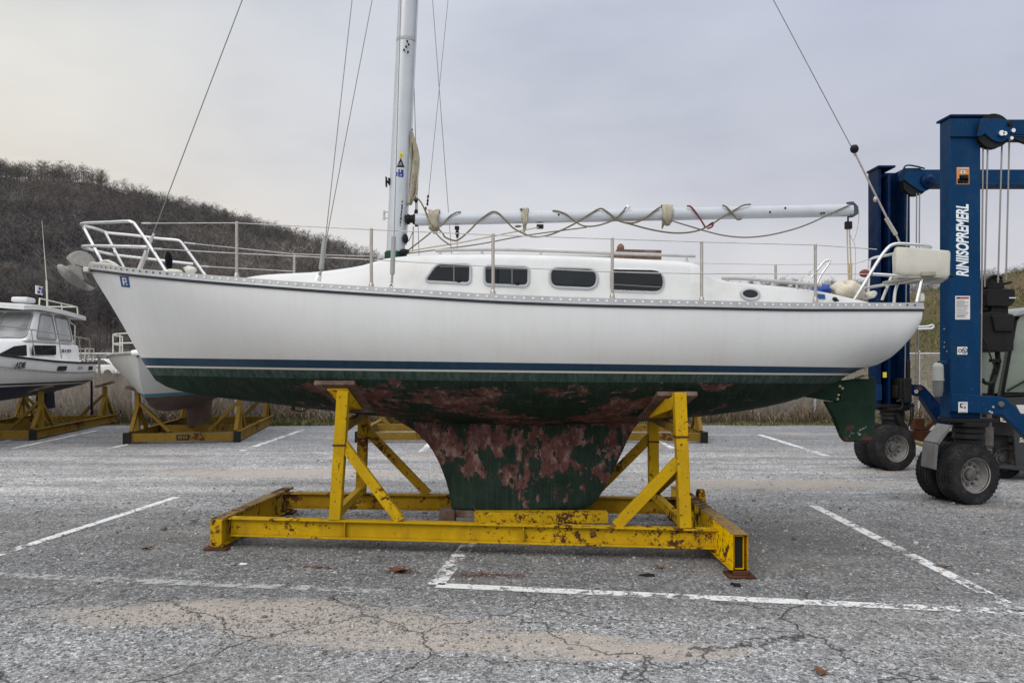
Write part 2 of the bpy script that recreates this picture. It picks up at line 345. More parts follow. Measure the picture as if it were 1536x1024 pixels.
def asphalt():
    t = NT('old_gravelly_asphalt'); x, y, z = t.xyz()[0:3]
    big = t.noise(.35, 4, .55); mid = t.noise(2.2, 6, .65); wv = t.noise(1.1, 5, .6)
    st = t.noise(1.0, 6, .62, vec=t.map((.22,1.9,1)))                    # traffic streaks along the lane
    far = t.step(y, 7.4, 9.8); near = t.step(t.math('ADD', y, t.math('MULTIPLY', wv, .6)), 5.75, 5.0)
    base = t.mix(t.ramp(mid, [(.3,0.),(.7,1.)]), (.115,.117,.121), (.195,.195,.196))
    base = t.mix(t.math('MULTIPLY', near, .75), base, t.mix(mid, (.235,.237,.242), (.325,.325,.327)))
    lane = t.mix(t.ramp(st, [(.33,0.),(.68,1.)]), (.20,.20,.205), (.44,.435,.425))
    base = t.mix(t.math('MULTIPLY', far, .9), base, lane)
    base = t.mix(t.math('MULTIPLY', t.step(y, 13.2, 15.5), .7), base, (.15,.158,.17))
    # aggregate
    va = t.vor(120, 'F1', out=1); vb = t.vor(45, 'F1', out=1); sp = t.xyz(va)[0]; sq = t.xyz(vb)[1]
    ag = t.ramp(sp, [(0.,.48),(.3,.86),(.62,1.06),(.86,1.3),(1.,1.9)]); base = t.mix(1., base, ag, 'MULTIPLY')
    base = t.mix(1., base, t.ramp(sq, [(0.,.58),(.4,.94),(.8,1.14),(1.,1.75)]), 'MULTIPLY')
    vc = t.vor(34, 'F1', out=1); s1, s2 = t.xyz(vc)[0], t.xyz(vc)[2]; dd = t.vor(34)
    core = t.step(dd, .5, .25); base = t.mix(t.math('MULTIPLY', core, t.ramp(s1, [(.84,0.),(.88,.8)])), base, (.48,.475,.465)); base = t.mix(t.math('MULTIPLY', core, t.ramp(s2, [(.85,0.),(.89,.8)])), base, (.035,.035,.037))
    base = t.mix(t.ramp(t.noise(.9, 9, .7, vec=t.map((.6,1.1,1), (9,3,0))), [(.46,0.),(.68,.5)]), base, t.mix(sp, (.10,.092,.082), (.20,.185,.165)))
    base = t.mix(1., base, t.ramp(t.noise(5, 8, .75), [(.3,.72),(.7,1.26)]), 'MULTIPLY')
    base = t.mix(1., base, t.ramp(t.noise(110, 2, .6), [(.3,.6),(.7,1.4)]), 'MULTIPLY')
    # dusty sand patches
    def patch(cx, cy, rx, ry):
        a = t.math('DIVIDE', t.math('SUBTRACT', x, cx), rx); b = t.math('DIVIDE', t.math('SUBTRACT', y, cy), ry)
        return t.math('SUBTRACT', 1., t.math('SQRT', t.math('ADD', t.math('MULTIPLY', a, a), t.math('MULTIPLY', b, b))))
    pm = t.math('MAXIMUM', t.math('MAXIMUM', patch(-1.8,4.93,1.25,.30), patch(-.95,4.68,.95,.31)), t.math('MAXIMUM', patch(-.1,4.42,.95,.2), patch(.65,4.27,.7,.17)))
    pm = t.math('MAXIMUM', pm, t.math('MAXIMUM', patch(-3.2,11.2,2.5,.5), patch(3.4,10.2,2.0,.5)))
    dn = t.math('ADD', pm, t.math('MULTIPLY', t.math('SUBTRACT', t.math('ADD', t.math('MULTIPLY', t.noise(2.6, 10, .70), .78), t.math('MULTIPLY', t.noise(13, 7, .7, vec=t.map((.6,1.5,1))), .22)), .5), 2.3))
    dm = t.ramp(dn, [(.02,0.),(.20,.62),(.55,.92)])
    gen = t.math('MULTIPLY', t.ramp(t.noise(.75, 8, .68, vec=t.map((.55,1.3,1), (4,2,0))), [(.53,0.),(.68,.6)]), t.step(y, 5.4, 7.5))
    dm = t.math('MAXIMUM', dm, gen)
    sand = t.mix(t.noise(7, 9, .72, vec=t.map((.5,2.,1))), (.25,.215,.185), (.47,.42,.37)); sand = t.mix(1., sand, t.ramp(sp, [(0.,.78),(.5,1.),(1.,1.2)]), 'MULTIPLY')
    base = t.mix(dm, base, sand)
    # darker noisy patch under and around the cradle
    darkm = t.math('MULTIPLY', t.ramp(t.math('ADD', patch(1.9,6.9,1.9,.9), t.math('MULTIPLY', t.math('SUBTRACT', t.noise(1.6,6,.6), .5), 1.2)), [(.0,0.),(.6,.5)]), 1.)
    base = t.mix(darkm, base, (.085,.08,.075))
    # cracks
    wp = t.n('ShaderNodeVectorMath'); wp.operation = 'ADD'; nc = t.n('ShaderNodeTexNoise'); nc.inputs['Scale'].default_value = 2.6; nc.inputs['Detail'].default_value = 6
    t.t.links.new(t.obj, nc.inputs['Vector']); sc = t.n('ShaderNodeVectorMath'); sc.operation = 'SCALE'; sc.inputs['Scale'].default_value = .5
    t.t.links.new(nc.outputs['Color'], sc.inputs[0]); t.t.links.new(t.obj, wp.inputs[0]); t.t.links.new(sc.outputs[0], wp.inputs[1])
    ed = t.vor(.95, 'DISTANCE_TO_EDGE', vec=wp.outputs[0])
    ck = t.math('MULTIPLY', t.ramp(ed, [(.0025,1.),(.0085,0.)]), t.math('MULTIPLY', t.step(y, 6.0, 5.0), t.ramp(t.noise(1.3,3,.5), [(.33,0.),(.45,1.)])))
    base = t.mix(t.math('MULTIPLY', ck, .85), base, (.03,.03,.03))
    t.P(Base_Color=base, Roughness=.92, Specular_IOR_Level=.25)
    h = t.math('ADD', t.math('MULTIPLY', t.vor(46), -.5), t.math('ADD', t.math('MULTIPLY', t.noise(60,4,.7), .5), t.math('MULTIPLY', ck, -2.)))
    t.bump(h, .7, .012); return t.m
M['asphalt'] = asphalt()
def paint_line(name, wear):
    t = NT(name); n = t.math('ADD', t.math('MULTIPLY', t.noise(9, 9, .75), .7), t.math('MULTIPLY', t.noise(1.3, 3, .5), .35 if wear < .58 else .12))
    if wear > .58: n = t.math('ADD', n, .115)
    n = t.math('ADD', n, t.math('MULTIPLY', t.noise(70, 3, .6), .18))
    keep = t.ramp(n, [(wear, 0.), (wear+.05, 1. if wear < .58 else .5)])
    c = t.mix(t.noise(20,6,.7), (.50,.50,.49), (.80,.80,.79)); t.P(Base_Color=c, Roughness=.85)
    tr = t.n('ShaderNodeBsdfTransparent'); mx = t.n('ShaderNodeMixShader')
    t.set(mx.inputs[0], keep); t.t.links.new(tr.outputs[0], mx.inputs[1]); t.t.links.new(t.b.outputs[0], mx.inputs[2]); t.t.links.new(mx.outputs[0], t.out.inputs[0])
    t.bump(t.vor(46), .5, .01); return t.m
M['line'] = paint_line('worn_road_paint', .562)
M['line_faint'] = paint_line('nearly_gone_road_paint', .588)
def tinted(name, stops, rough=.9, nscale=None):
    t = NT(name); c = t.ramp(t.attr('tint'), stops)
    if nscale: c = t.mix(1., c, t.ramp(t.noise(nscale, 3, .6), [(.3,.65),(.7,1.3)]), 'MULTIPLY')
    t.P(Base_Color=c, Roughness=rough, Specular_IOR_Level=.15); return t.m
M['reed'] = tinted('dry_reeds', [(0.,(.042,.032,.022)),(.3,(.135,.10,.066)),(.65,(.28,.22,.15)),(1.,(.60,.51,.38))])
M['turf'] = tinted('verge_grass', [(0.,(.05,.06,.02)),(.5,(.10,.115,.04)),(.8,(.17,.15,.075)),(1.,(.26,.22,.13))])
M['forest'] = tinted('hazy_winter_wood', [(0.,(.058,.058,.063)),(.45,(.118,.108,.105)),(.8,(.165,.147,.133)),(1.,(.215,.205,.20))], nscale=.02)  # distance haze is mixed into these paler, greyer tints
M['bark'] = simple('grey_brown_bark', (.085,.073,.065), .9, var=.35, scale=4)
M['twig'] = simple('bare_twigs', (.085,.073,.066), .9, var=.3, scale=2)
M['bark_far'] = simple('distant_bark', (.10,.098,.10), .9, var=.2, scale=1)
M['pebble'] = tinted('loose_gravel', [(0.,(.05,.05,.05)),(.5,(.18,.175,.17)),(.85,(.34,.33,.31)),(1.,(.55,.54,.52))])
M['leaf'] = simple('dead_leaf', (.12,.055,.03), .9, var=.4, scale=30)
def earth(name, a, b, c, s=.4):
    t = NT(name); n = t.noise(s, 9, .7); m = t.noise(s*.22, 5, .6, vec=t.map((1,1,2)))
    k = t.mix(t.ramp(n, [(.32,0.),(.68,1.)]), a, b); k = t.mix(t.ramp(m, [(.45,0.),(.6,.85)]), k, c)
    k = t.mix(1., k, t.ramp(t.noise(s*9,6,.7), [(.3,.6),(.7,1.35)]), 'MULTIPLY')
    t.P(Base_Color=k, Roughness=.95, Specular_IOR_Level=.1); t.bump(t.noise(s*5,8,.7), .8, .3); return t.m
M['field'] = earth('dry_field', (.10,.08,.055), (.16,.13,.09), (.10,.095,.05))
M['hillground'] = earth('hazy_leaf_litter', (.125,.115,.112), (.155,.14,.13), (.135,.13,.132), .05)  # litter colours lightened and greyed to carry the distance haze
M['slope'] = earth('rough_grass_slope', (.085,.058,.036), (.16,.115,.072), (.085,.092,.036), .35)
# ================================================================== the sailboat
YC = 7.45
BOAT = empty('sailboat', (0, YC, .19), 'large white sailboat with navy stripe and peeling green and red bottom on the near cradle', 'sailboat')
halfb = curve1([(-4.09,.03),(-4.0,.10),(-3.85,.26),(-3.48,.54),(-2.9,.80),(-2.35,.97),(-1.5,1.12),(-.5,1.18),(.5,1.16),(1.5,1.06),(2.5,.87),(3.2,.72),(3.66,.62)])
sheerpx = curve1([(120,402),(137,403.5),(200,411),(251,416),(300,420.5),(400,428.5),(480,434.5),(590,441.5),(770,452),(918,457),(1050,459.8),(1223,463),(1400,463)])
botpx = curve1([(134,402),(137,409),(165,455),(190,498),(215,543),(232,569),(258,583),(300,592),(400,604.5),(470,613),(600,627),(700,635),(800,637.5),(900,635),(1000,629),(1100,618),(1190,599),(1230,581),(1275,556.5),(1303,548),(1326,523),(1336,496),(1341,480)])
def sheer(X):
    Y = YC-halfb(X); return EYE-(sheerpx(768+X*FPX/Y)-HOR)*Y/FPX
def keelz(X): return EYE-(botpx(768+X*FPX/YC)-HOR)*YC/FPX
pe = curve1([(-4.1,1.),(-3.4,1.05),(-2.6,1.5),(-1.5,2.2),(0,2.35),(1.5,2.4),(2.8,2.6),(3.4,2.8),(3.7,3.0)])
qe = curve1([(-4.1,1.),(-3.4,1.0),(-2.6,1.35),(-1.5,1.7),(0,1.75),(1.5,1.7),(2.8,1.8),(3.3,2.1),(3.7,2.6)])
def hullrow(X, n=22):
    b, zs, zc, p, q = halfb(X), sheer(X), min(keelz(X), sheer(X)-.02), pe(X), qe(X); half = []
    for k in range(n+1):
        s = 1-(1-k/n)**1.6; y = b*max(0, 1-s**p)**(1/q); half.append((y, zs-(zs-zc)*s))
    return half
def hull_y(X, z):                       # half breadth of the hull at height z
    zs, zc = sheer(X), keelz(X); s = min(max((zs-z)/(zs-zc), 0), 1); return halfb(X)*max(0, 1-s**pe(X))**(1/qe(X))
XS = [-4.088,-4.07,-4.03,-3.98,-3.92,-3.85,-3.76,-3.66,-3.56,-3.46,-3.36,-3.25,-3.1]+[-2.95+.15*i for i in range(41)]+[3.16,3.26,3.35,3.43,3.5,3.55,3.59,3.62,3.65]
mb = MB(); rows = []
for X in XS:
    h = hullrow(X); rows.append([Vector((X, YC-y, z)) for y, z in h]+[Vector((X, YC+y, z)) for y, z in reversed(h[:-1])])
# rounded stern quarter: pull the lower part of the last rows forward
for i, X in enumerate(XS):
    if X > 3.3:
        zs = sheer(X)
        for j, v in enumerate(rows[i]):
            d = max(0, (zs-v.z)/.55); rows[i][j] = Vector((v.x-.03*d**2.6*((X-3.3)/.35), v.y, v.z))
mb.grid(rows); mb.face(rows[-1][::-1])
hull = mb.build('hull', M['hull'], BOAT, smooth=40, fix=True)
# keel: hollow flare at the root
le = curve1([(.19,-.585),(.35,-.61),(.62,-.70),(.80,-.80),(.95,-.95),(1.06,-1.14)]); te = curve1([(.19,.70),(.25,.80),(.42,.91),(.7,1.05),(.95,1.17),(1.06,1.26)])
th = curve1([(.19,.085),(.6,.10),(.85,.11),(.98,.13),(1.06,.18),(1.12,.24)])
mb = MB(); rows = []
for z in (.19,.2,.23,.28,.35,.45,.55,.65,.75,.83,.9,.96,1.01,1.06,1.12):
    a, b, h = le(z), te(z), th(z)*(.8 if z < .195 else 1); row = []; N = 20
    for k in range(N):                  # foil outline
        for_ = k/N; u = .5*(1-math.cos(2*math.pi*for_)) if for_ <= .5 else .5*(1-math.cos(2*math.pi*for_))
        t_ = 2.2*(u**.5)*(1-u)**.75; row.append(Vector((a+(b-a)*u, YC+(-1 if for_ < .5 else 1)*h*min(t_, 1.), z)))
    rows.append(row)
mb.grid(rows, True); mb.face(rows[0])
mb.build('keel', M['hull'], BOAT, smooth=50, fix=True)
# skeg and rudder
def px3(pts, Y): return [P(a, b, Y) for a, b in pts]
mb = MB(); mb.prism(px3([(1150,604),(1195,590),(1262,566),(1270,600),(1258,603),(1240,600),(1200,594)], YC-.05), (0,.10,0))
mb.build('skeg', M['rudder'], BOAT, bevel=.015)
mb = MB(); mb.prism(px3([(1256,572),(1313,564),(1314,600),(1313,655),(1308,662),(1268,663),(1262,655),(1250,625),(1237,601),(1254,603)], YC-.035), (0,.07,0))
rud = mb.build('rudder', M['rudder'], BOAT, bevel=.018)
mb = MB()
for a, b in ((1260,579),(1264,582),(1258,592),(1257,598)): mb.lathe([(0,0),(.013,0),(.013,.02),(0,.02)], P(a,b,YC-.055), (0,1,0), 10)
mb.box(P(1256,600,YC-.05), P(1260,588,YC-.036)); mb.build('pintle', M['rope_light'], rud)
mb = MB(); mb.prism(px3([(1288,568),(1302,562),(1303,568)], YC-.06), (0,.12,0)); mb.build('wood_wedge', M['rope_light'], BOAT)
mb = MB(); mb.tube(spline([P(437,607,YC),P(440,614,YC),P(447,616,YC),P(456,616,YC),P(464,611,YC)], 4), .006, 5); mb.box(P(437,616,YC-.03), P(443,607,YC+.03))
mb.build('hull_bracket', M['rust'], BOAT)

# toe rail with a row of painted discs for its see-through holes, dark rubbing strip below
def rail_pt(X, out, dz, side=-1): return Vector((X, YC+side*(halfb(X)+out), sheer(X)+dz))
mb = MB(); mbb = MB(); mbf = MB()
RX = [x for x in XS if x < 3.64]+[3.66]
for sd in (-1, 1):
    mb.grid([[rail_pt(X,.004,-.004,sd), rail_pt(X,.016,-.002,sd), rail_pt(X,.014,.012,sd), rail_pt(X,.006,.014,sd), rail_pt(X,.004,.052,sd), rail_pt(X,-.006,.054,sd), rail_pt(X,-.01,-.002,sd)] for X in RX])
    mbb.grid([[rail_pt(X,-.004,-.024,sd), rail_pt(X,.013,-.02,sd), rail_pt(X,.015,-.008,sd), rail_pt(X,.002,-.004,sd)] for X in RX])
trm = simple('toe_rail_aluminium', (.40,.41,.42), .42, .4, var=.15, scale=6); bolt = simple('bright_rail_slot', (.72,.72,.72), .5, 0, var=.03); hole = simple('dark_rail_hole', (.05,.045,.04), .7)  # bolt: discs painted bright as the light seen through the rail holes
mb.cur = 1
X = -3.98; i = 0
while X < 3.6:
    c = rail_pt(X, .006, .032); nx = (rail_pt(X+.02,.006,.032)-rail_pt(X-.02,.006,.032)).normalized(); up = Vector((0,0,1)); nn = nx.cross(up).normalized()
    mb.cur = 2 if X < -2.98 or X > 3.47 else 1
    k = .0085 if mb.cur == 2 else .0100
    mb.face([c+nn*.0035+nx*k*1.2*math.cos(6.2832*j/8)+up*k*math.sin(6.2832*j/8) for j in range(8)])
    X += .0755
mb.build('toe_rail', [trm, bolt, hole], BOAT, smooth=30)
mbb.build('rubbing_strip', simple('dark_rubbing_strip', (.045,.048,.06), .5), BOAT, smooth=30)
# bow cap
mb = MB(); mb.prism([rail_pt(-3.7,.0,.05,-1), rail_pt(-3.95,.0,.05,-1), Vector((-4.1,YC,sheer(-4.08)+.055)), rail_pt(-3.95,0,.05,1), rail_pt(-3.7,0,.05,1)], (0,0,.02))
mb.beam(P(128,405,YC), P(160,404,YC), .09, .05); mb.build('bow_fitting', M['tub'], BOAT, bevel=.008)
# deck
mb = MB(); mb.grid([[Vector((X, YC+halfb(X)*k*.985, sheer(X)+.01+.05*(1-k*k))) for k in (-1,-.7,-.35,0,.35,.7,1)] for X in RX])
mb.build('deck', M['deck'], BOAT)
# cabin trunk
CST = [(-2.75,.10,2.385,2.39),(-2.3,.34,2.42,2.44),(-1.85,.48,2.425,2.46),(-1.55,.55,2.448,2.49),(-1.35,.59,2.475,2.525),(-1.15,.63,2.527,2.57),(-.95,.68,2.545,2.595),(-.6,.74,2.552,2.61),(0,.78,2.546,2.615),(.4,.79,2.535,2.61),(.8,.79,2.518,2.595),(1.2,.78,2.502,2.575),(1.5,.76,2.488,2.57),(1.6,.755,2.475,2.55),(1.64,.755,2.455,2.53)]
cw = curve1([(c[0], c[1]) for c in CST]+[(1.9,.74),(2.5,.71),(3.2,.60)]); ce = curve1([(c[0], c[2]) for c in CST])
def trunk_row(X, w, ze, zc):
    z0 = sheer(X)-.02; h = []
    for y, z in ((w+.03, z0), (w+.012, (z0+ze)/2), (w-.012, ze-.05), (w-.025, ze-.022), (w-.05, ze-.004), (w-.09, ze+.012), (w*.6, ze+(zc-ze)*.6), (w*.3, ze+(zc-ze)*.9), (0, zc)): h.append((max(y, 0), z))
    return [Vector((X, YC-y, z)) for y, z in h]+[Vector((X, YC+y, z)) for y, z in reversed(h[:-1])]
mb = MB(); fc = [curve1([(c[0], c[k]) for c in CST]) for k in (1,2,3)]; xs = [-2.75+.1*i for i in range(44)]+[1.6,1.64]
rows = [trunk_row(X, *[f(X) for f in fc]) for X in xs]; mb.grid(rows); mb.face(rows[-1][::-1]); mb.face(rows[0])
cabin = mb.build('cabin', M['white'], BOAT, smooth=42, fix=True)
def side_y(X, z):
    z0 = sheer(X)-.02; ze = ce(X); t_ = (z-z0)/(ze-.05-z0); return cw(X)+.03-.042*t_
def on_side(px, py, out=0.):
    Y = YC-.76
    for _ in range(5):
        X = (px-768)*Y/FPX; z = EYE-(py-HOR)*Y/FPX; Y = YC-side_y(X, z)-out
    return Vector((X, z))
def side3(v, out, sd=-1): return Vector((v.x, YC+sd*(side_y(v.x, v.y)+out), v.y))
frm = simple('window_frame_white', (.40,.41,.43), .35, .1, var=.1)
def window(pts, rad, frame, bars=(), latch=None, wd=.026):
    poly = rpoly([on_side(*p) for p in pts], rad)
    for sd in (-1, 1):
        f = MB(); o2 = grow(poly, wd); o1 = grow(poly, wd*.4)
        f.grid([[side3(v,-.004,sd) for v in o2],[side3(v,.020,sd) for v in grow(poly, wd*.8)],[side3(v,.024,sd) for v in o1],[side3(v,.013,sd) for v in poly]], True)
        fr = f.build('window', frame, BOAT, smooth=60, fix=False)
        g = MB(); g.face([side3(v,.0145,sd) for v in (poly if sd < 0 else poly[::-1])]); g.build('pane', M['glass'], fr, smooth=0)
        if sd < 0 and bars:
            b = MB()
            for (a, c, d, e) in bars: b.beam(side3(on_side(a,c),.017), side3(on_side(d,e),.017), .012, .008, (0,1,0))
            b.build('sliding_sash', simple('sash_grey', (.10,.105,.11), .4), fr)
        if sd < 0 and latch:
            b = MB(); b.blob(side3(on_side(*latch),.022), (.022,.012,.018), 3, 8, 6); b.build('latch', M['black'], fr)
window([(656,397.5),(704,398),(703.5,423.5),(639.5,420.5)], [.05,.03,.03,.03], frm, [(681,398,681,422),(660,400,703,400)], (688,421))
window([(728.5,400),(791,402),(791,427.5),(728.5,425)], [.03,.03,.04,.03], frm, [(768,402,768,427),(730,403,790,404)], (776,425))
window([(826.5,403),(894,405),(893.5,431.5),(827,428.5)], [.06,.09,.09,.06], frm)
window([(917.5,405.5),(993,407),(994,437),(918,434)], [.02,.10,.10,.02], M['steel'], [(920,408,990,411),(920,427,992,431)], None, .02)
# hatches, mast step, hand rails on the roof
mb = MB(); mb.prism([(-.55,YC-.33,2.6),(.95,YC-.33,2.585),(.95,YC-.33,2.635),(.3,YC-.33,2.668),(-.4,YC-.33,2.675),(-.55,YC-.33,2.64)], (0,.66,0)); mb.build('companion_hatch', M['white'], BOAT, bevel=.02)
mb = MB(); mb.prism([(.92,YC-.36,2.57),(1.38,YC-.36,2.55),(1.38,YC-.36,2.645),(.97,YC-.36,2.655)], (0,.5,0)); mb.build('weathered_slats', M['wood'], BOAT)
mb = MB(); mb.blob(P(931,372,YC-.2), (.035,.03,.04), 5, 10, 8); mb.tube([P(931,384,YC-.2),P(931,372,YC-.2)], .02); mb.build('roof_vent', simple('brown_knob', (.16,.09,.06), .5), BOAT)
def handrail(name, pts, posts, Yo, r, mat):
    h = MB(); h.tube(spline([P(a,b,YC-Yo) for a,b in pts], 4), r, 8)
    for a,b,c in posts: h.tube([P(a,b,YC-Yo),P(a,(b+c)/2,YC-Yo),P(a,c,YC-Yo)], [r*.8,r*.7,r*1.5], 8)
    return h.build(name, mat, BOAT)
handrail('roof_handrail', [(653,376),(700,374.5),(760,374.5),(811,376),(880,378.5),(950,381),(1043,384)], [(660,376,383),(723,375,383),(811,376,386),(1030,383,395)], .60, .015, M['teak'])
handrail('coaming_handrail', [(1083,417),(1110,417.5),(1160,421.5),(1232,428)], [(1091,418,427),(1158,422,431),(1195,426,436)], .68, .016, M['teak'])
# cockpit coaming, near and far
cz = curve1([(1.55,2.45),(1.62,2.43),(1.68,2.395),(1.75,2.352),(1.85,2.325),(2.0,2.308),(2.5,2.263),(2.75,2.232),(3.0,2.185),(3.2,2.145),(3.4,2.10)])
for sd in (-1, 1):
    mb = MB(); rows = []
    for i in range(38):
        X = 1.55+.05*i; w = cw(X); z0 = sheer(X)-.02; z1 = max(cz(X), z0+.01)
        rows.append([Vector((X, YC+sd*y, z)) for y, z in ((w+.03,z0),(w-.005,z1-.02),(w-.02,z1-.003),(w-.05,z1+.004),(w-.13,z1),(w-.15,z0-.25))])
    mb.grid(rows); mb.face(rows[0]); mb.face(rows[-1]); mb.build('coaming', M['white'], BOAT, smooth=45, fix=True)
mb = MB(); mb.box((3.15,YC-.62,2.08),(3.6,YC+.62,2.13)); mb.build('aft_deck', M['white'], BOAT, bevel=.02)
mb = MB(); mb.box((1.66,YC-.62,1.75),(3.15,YC+.62,1.79)); mb.build('cockpit_sole', M['deck'], BOAT)
# oval port on the coaming
def coam(v, out): 
    t_ = (v.y-sheer(v.x))/(cz(v.x)-sheer(v.x)); return Vector((v.x, YC-(cw(v.x)+.03-.035*t_)-out, v.y))
oc = P(1124.5,441,YC-.73); ring = [Vector((oc.x+math.cos(6.2832*k/28)*.066, oc.z+math.sin(6.2832*k/28)*.034-math.cos(6.2832*k/28)*.002)) for k in range(28)]
mb = MB(); mb.grid([[coam(v,-.003) for v in grow(ring,.026)],[coam(v,.016) for v in grow(ring,.02)],[coam(v,.018) for v in grow(ring,.006)],[coam(v,.009) for v in ring]], True); pf = mb.build('porthole', frm, BOAT, smooth=60)
mb = MB(); mb.face([coam(v,.010) for v in ring]); mb.build('pane', M['glass'], pf, smooth=0)
# blue sticker on coaming, cleat
mb = MB(); st = [(1227,437),(1239.5,438),(1239.5,448.5),(1227,447.5)]
def coam_px(a, b, o): 
    p = P(a,b,YC-.71); return coam(Vector((p.x,p.z)), o)
mb.face([coam_px(a,b,.005) for a,b in [(1227,437),(1239.5,438),(1239.5,441),(1227,440)]]); mb.cur = 1; mb.face([coam_px(a,b,.005) for a,b in [(1227,440.4),(1239.5,441.4),(1239.5,448),(1227,447)]])
mb.build('blue_and_white_sticker', [M['paper'], M['stickblue']], BOAT, smooth=0)
mb = MB(); mb.tube([P(1250,446,6.74),P(1252,450,6.74)], .012); mb.tube([P(1249,449,6.73),P(1258,451,6.73)], .009); mb.blob(P(1253,449,6.72),(.02,.02,.02),1,8,6); mb.build('cleat', M['black'], BOAT)

# stanchions, pulpit, pushpit, life lines
def Yn(px, d): return px
for a, t0, b0 in ((355,334,416),(557,344,431),(739.5,352,441),(918.5,358,447),(1052.5,363,452),(1223,367,452)):
    mb = MB(); X = (a-768)*6.45/FPX
    for _ in range(4): Y = YC-halfb(X)+.06; X = (a-768)*Y/FPX
    mb.tube([P(a,b0+6,Y),P(a,t0,Y)], .0135, 8); mb.lathe([(.022,0),(.022,.03),(.015,.05)], P(a,b0+2,Y), (0,0,1), 10); mb.blob(P(a,t0,Y),(.014,.014,.012),1,8,6)
    mb.build('stanchion', M['postm'], BOAT)
for a, t0, b0 in ((441.5,380,414),(1163.5,397,440),(650,386,396),(960,392,400)):
    X = (a-768)*8.3/FPX
    for _ in range(4): Y = YC+halfb(X)-.06; X = (a-768)*Y/FPX
    mb = MB(); mb.tube([Vector((X,Y,sheer(X))),P(a,t0,Y)], .0135, 8); mb.build('stanchion', M['postm'], BOAT)
def rails(name, paths, r, mat):
    m_ = MB()
    for pth in paths: m_.tube(spline([P(*p) for p in pth], 5) if len(pth) > 2 else [P(*p) for p in pth], r, 8)
    return m_.build(name, mat, BOAT)
rails('pulpit', [
    [(124,338,7.42),(122,336,7.36),(130,334.5,7.25),(160,333.5,7.1),(190,332,7.0),(198,333.5,6.98),(204,339,6.98),(228,374,6.95),(250,409,6.92)],
    [(124,338,7.44),(126,339,7.5),(140,342,7.6),(155,347,7.72),(163,349.5,7.78),(200,353,7.9),(240,358,7.98),(264,360,8.0),(271,363,8.0),(276,369,8.0),(308,413,7.98)],
    [(125,340,7.42),(153,393,7.38)], [(157,347,7.73),(187,404,7.74)],
    [(125,371,7.4),(124,369.5,7.36),(131,369,7.22),(160,369,7.1),(221,370.5,6.96)],
    [(125,371,7.42),(135,374,7.52),(170,382,7.75),(220,388,7.9),(290,396,8.0)]], .0145, M['steel'])
rails('pushpit', [
    [(1279,452,6.86),(1292,432,6.86),(1318,390,6.86),(1330,374,6.86),(1338,367.5,6.86),(1350,365.5,6.87),(1375,367,6.9),(1390,368.5,6.95),(1396,371.5,7.0)],
    [(1396,371.5,7.0),(1360,376,7.5),(1330,383,7.85),(1308,388,8.0),(1304,398,8.02),(1302,446,8.02)],
    [(1308,411,6.86),(1340,413,6.88),(1378,417,6.92)], [(1290,433,8.0),(1340,425,7.4),(1378,418,6.95),(1382,420,6.92),(1375,453,6.9)],
    [(1353,415,7.2),(1350,418,7.2),(1343,436,7.2),(1341,454,7.2)], [(1337,415,7.6),(1323,450,7.6)]], .0145, M['steel'])
near_top = [(213,335,6.97),(355,334.5,6.58),(557,344.5,6.38),(739.5,352.5,6.33),(918.5,358.5,6.36),(1052.5,363,6.45),(1223,367.5,6.62),(1315,374,6.85)]
near_mid = [(232,373,6.95),(355,380,6.58),(557,389.5,6.38),(739.5,400,6.33),(918.5,408,6.36),(1052.5,410.5,6.45),(1223,411,6.62),(1306,411,6.86)]
far_top = [(276,364,8.0),(441.5,381,8.34),(650,387,8.56),(960,393,8.52),(1163.5,397,8.3),(1281,396,8.08),(1308,387.5,8.0)]
far_mid = [(298,399,8.0),(441.5,407,8.34)]
for nm, pts in (('life_line',near_top),('life_line',near_mid),('life_line',far_top),('life_line',far_mid)):
    mb = MB()
    for a, b in zip(pts[:-1], pts[1:]): mb.tube([P(*a),P(*b)], .0042, 5)
    mb.tube([P(*pts[0]), P(*pts[0])*.9+P(*pts[1])*.1], .009, 6)
    mb.build(nm, M['galv'], BOAT)

# ------------------------------------------------------------------ mast and standing rigging
MX = lambda z: -1.13+(z-2.62)*.048
mb = MB(); rows = []; sail_grey = M['alu']
for z in (2.62, 3.5, 5.1, 8.0, 11.3):
    c = Vector((MX(z), YC, z)); k = 1 if z < 9 else .8
    rows.append([c+Vector((math.cos(6.2832*j/24)*.092*k*(1 if math.cos(6.2832*j/24) < 0 else .95), math.sin(6.2832*j/24)*.062*k, 0)) for j in range(24)])
mb.grid(rows, True); mb.face(rows[-1]); mast = mb.build('mast', M['alu'], BOAT, smooth=60)
mb = MB(); mb.box((MX(2.62)-.14,YC-.11,2.565),(MX(2.62)+.15,YC+.11,2.605)); mb.build('mast_step', M['wood'], mast, bevel=.006)
mb = MB(); mb.lathe([(.105,0),(.108,.06),(.10,.075)], (MX(2.6)-.0,YC,2.605), (.048,0,1), 20); mb.build('green_collar', M['green'], mast)
M['band'] = simple('band_grey', (.33,.34,.35), .4)
mb = MB(); rows = [[Vector((MX(z)+math.cos(6.2832*j/24)*.095,YC+math.sin(6.2832*j/24)*.065,z)) for j in range(24)] for z in (4.72,4.75)]; mb.grid(rows, True); mb.build('mast_band', M['band'], mast)
mb = MB()
for z in (2.75, 9.2):
    mb.tube([Vector((MX(z)+.085,YC,z)), Vector((MX(min(z+2,11))+.085,YC,min(z+2,11)))], .012, 6)
mb.tube([Vector((MX(2.75)+.092,YC,2.75)), Vector((MX(11.2)+.09,YC,11.2))], .012, 6); mb.build('sail_track', M['alu'], mast)
mb = MB()                                           # cleats and brackets along the mast
for a, b in ((611,62),(613,67),(606,75),(612,78),(609,70)): mb.blob(P(a,b,YC-.075),(.010,.015,.010),int(a),7,5)
mb.build('halyard_fitting', M['black'], mast)
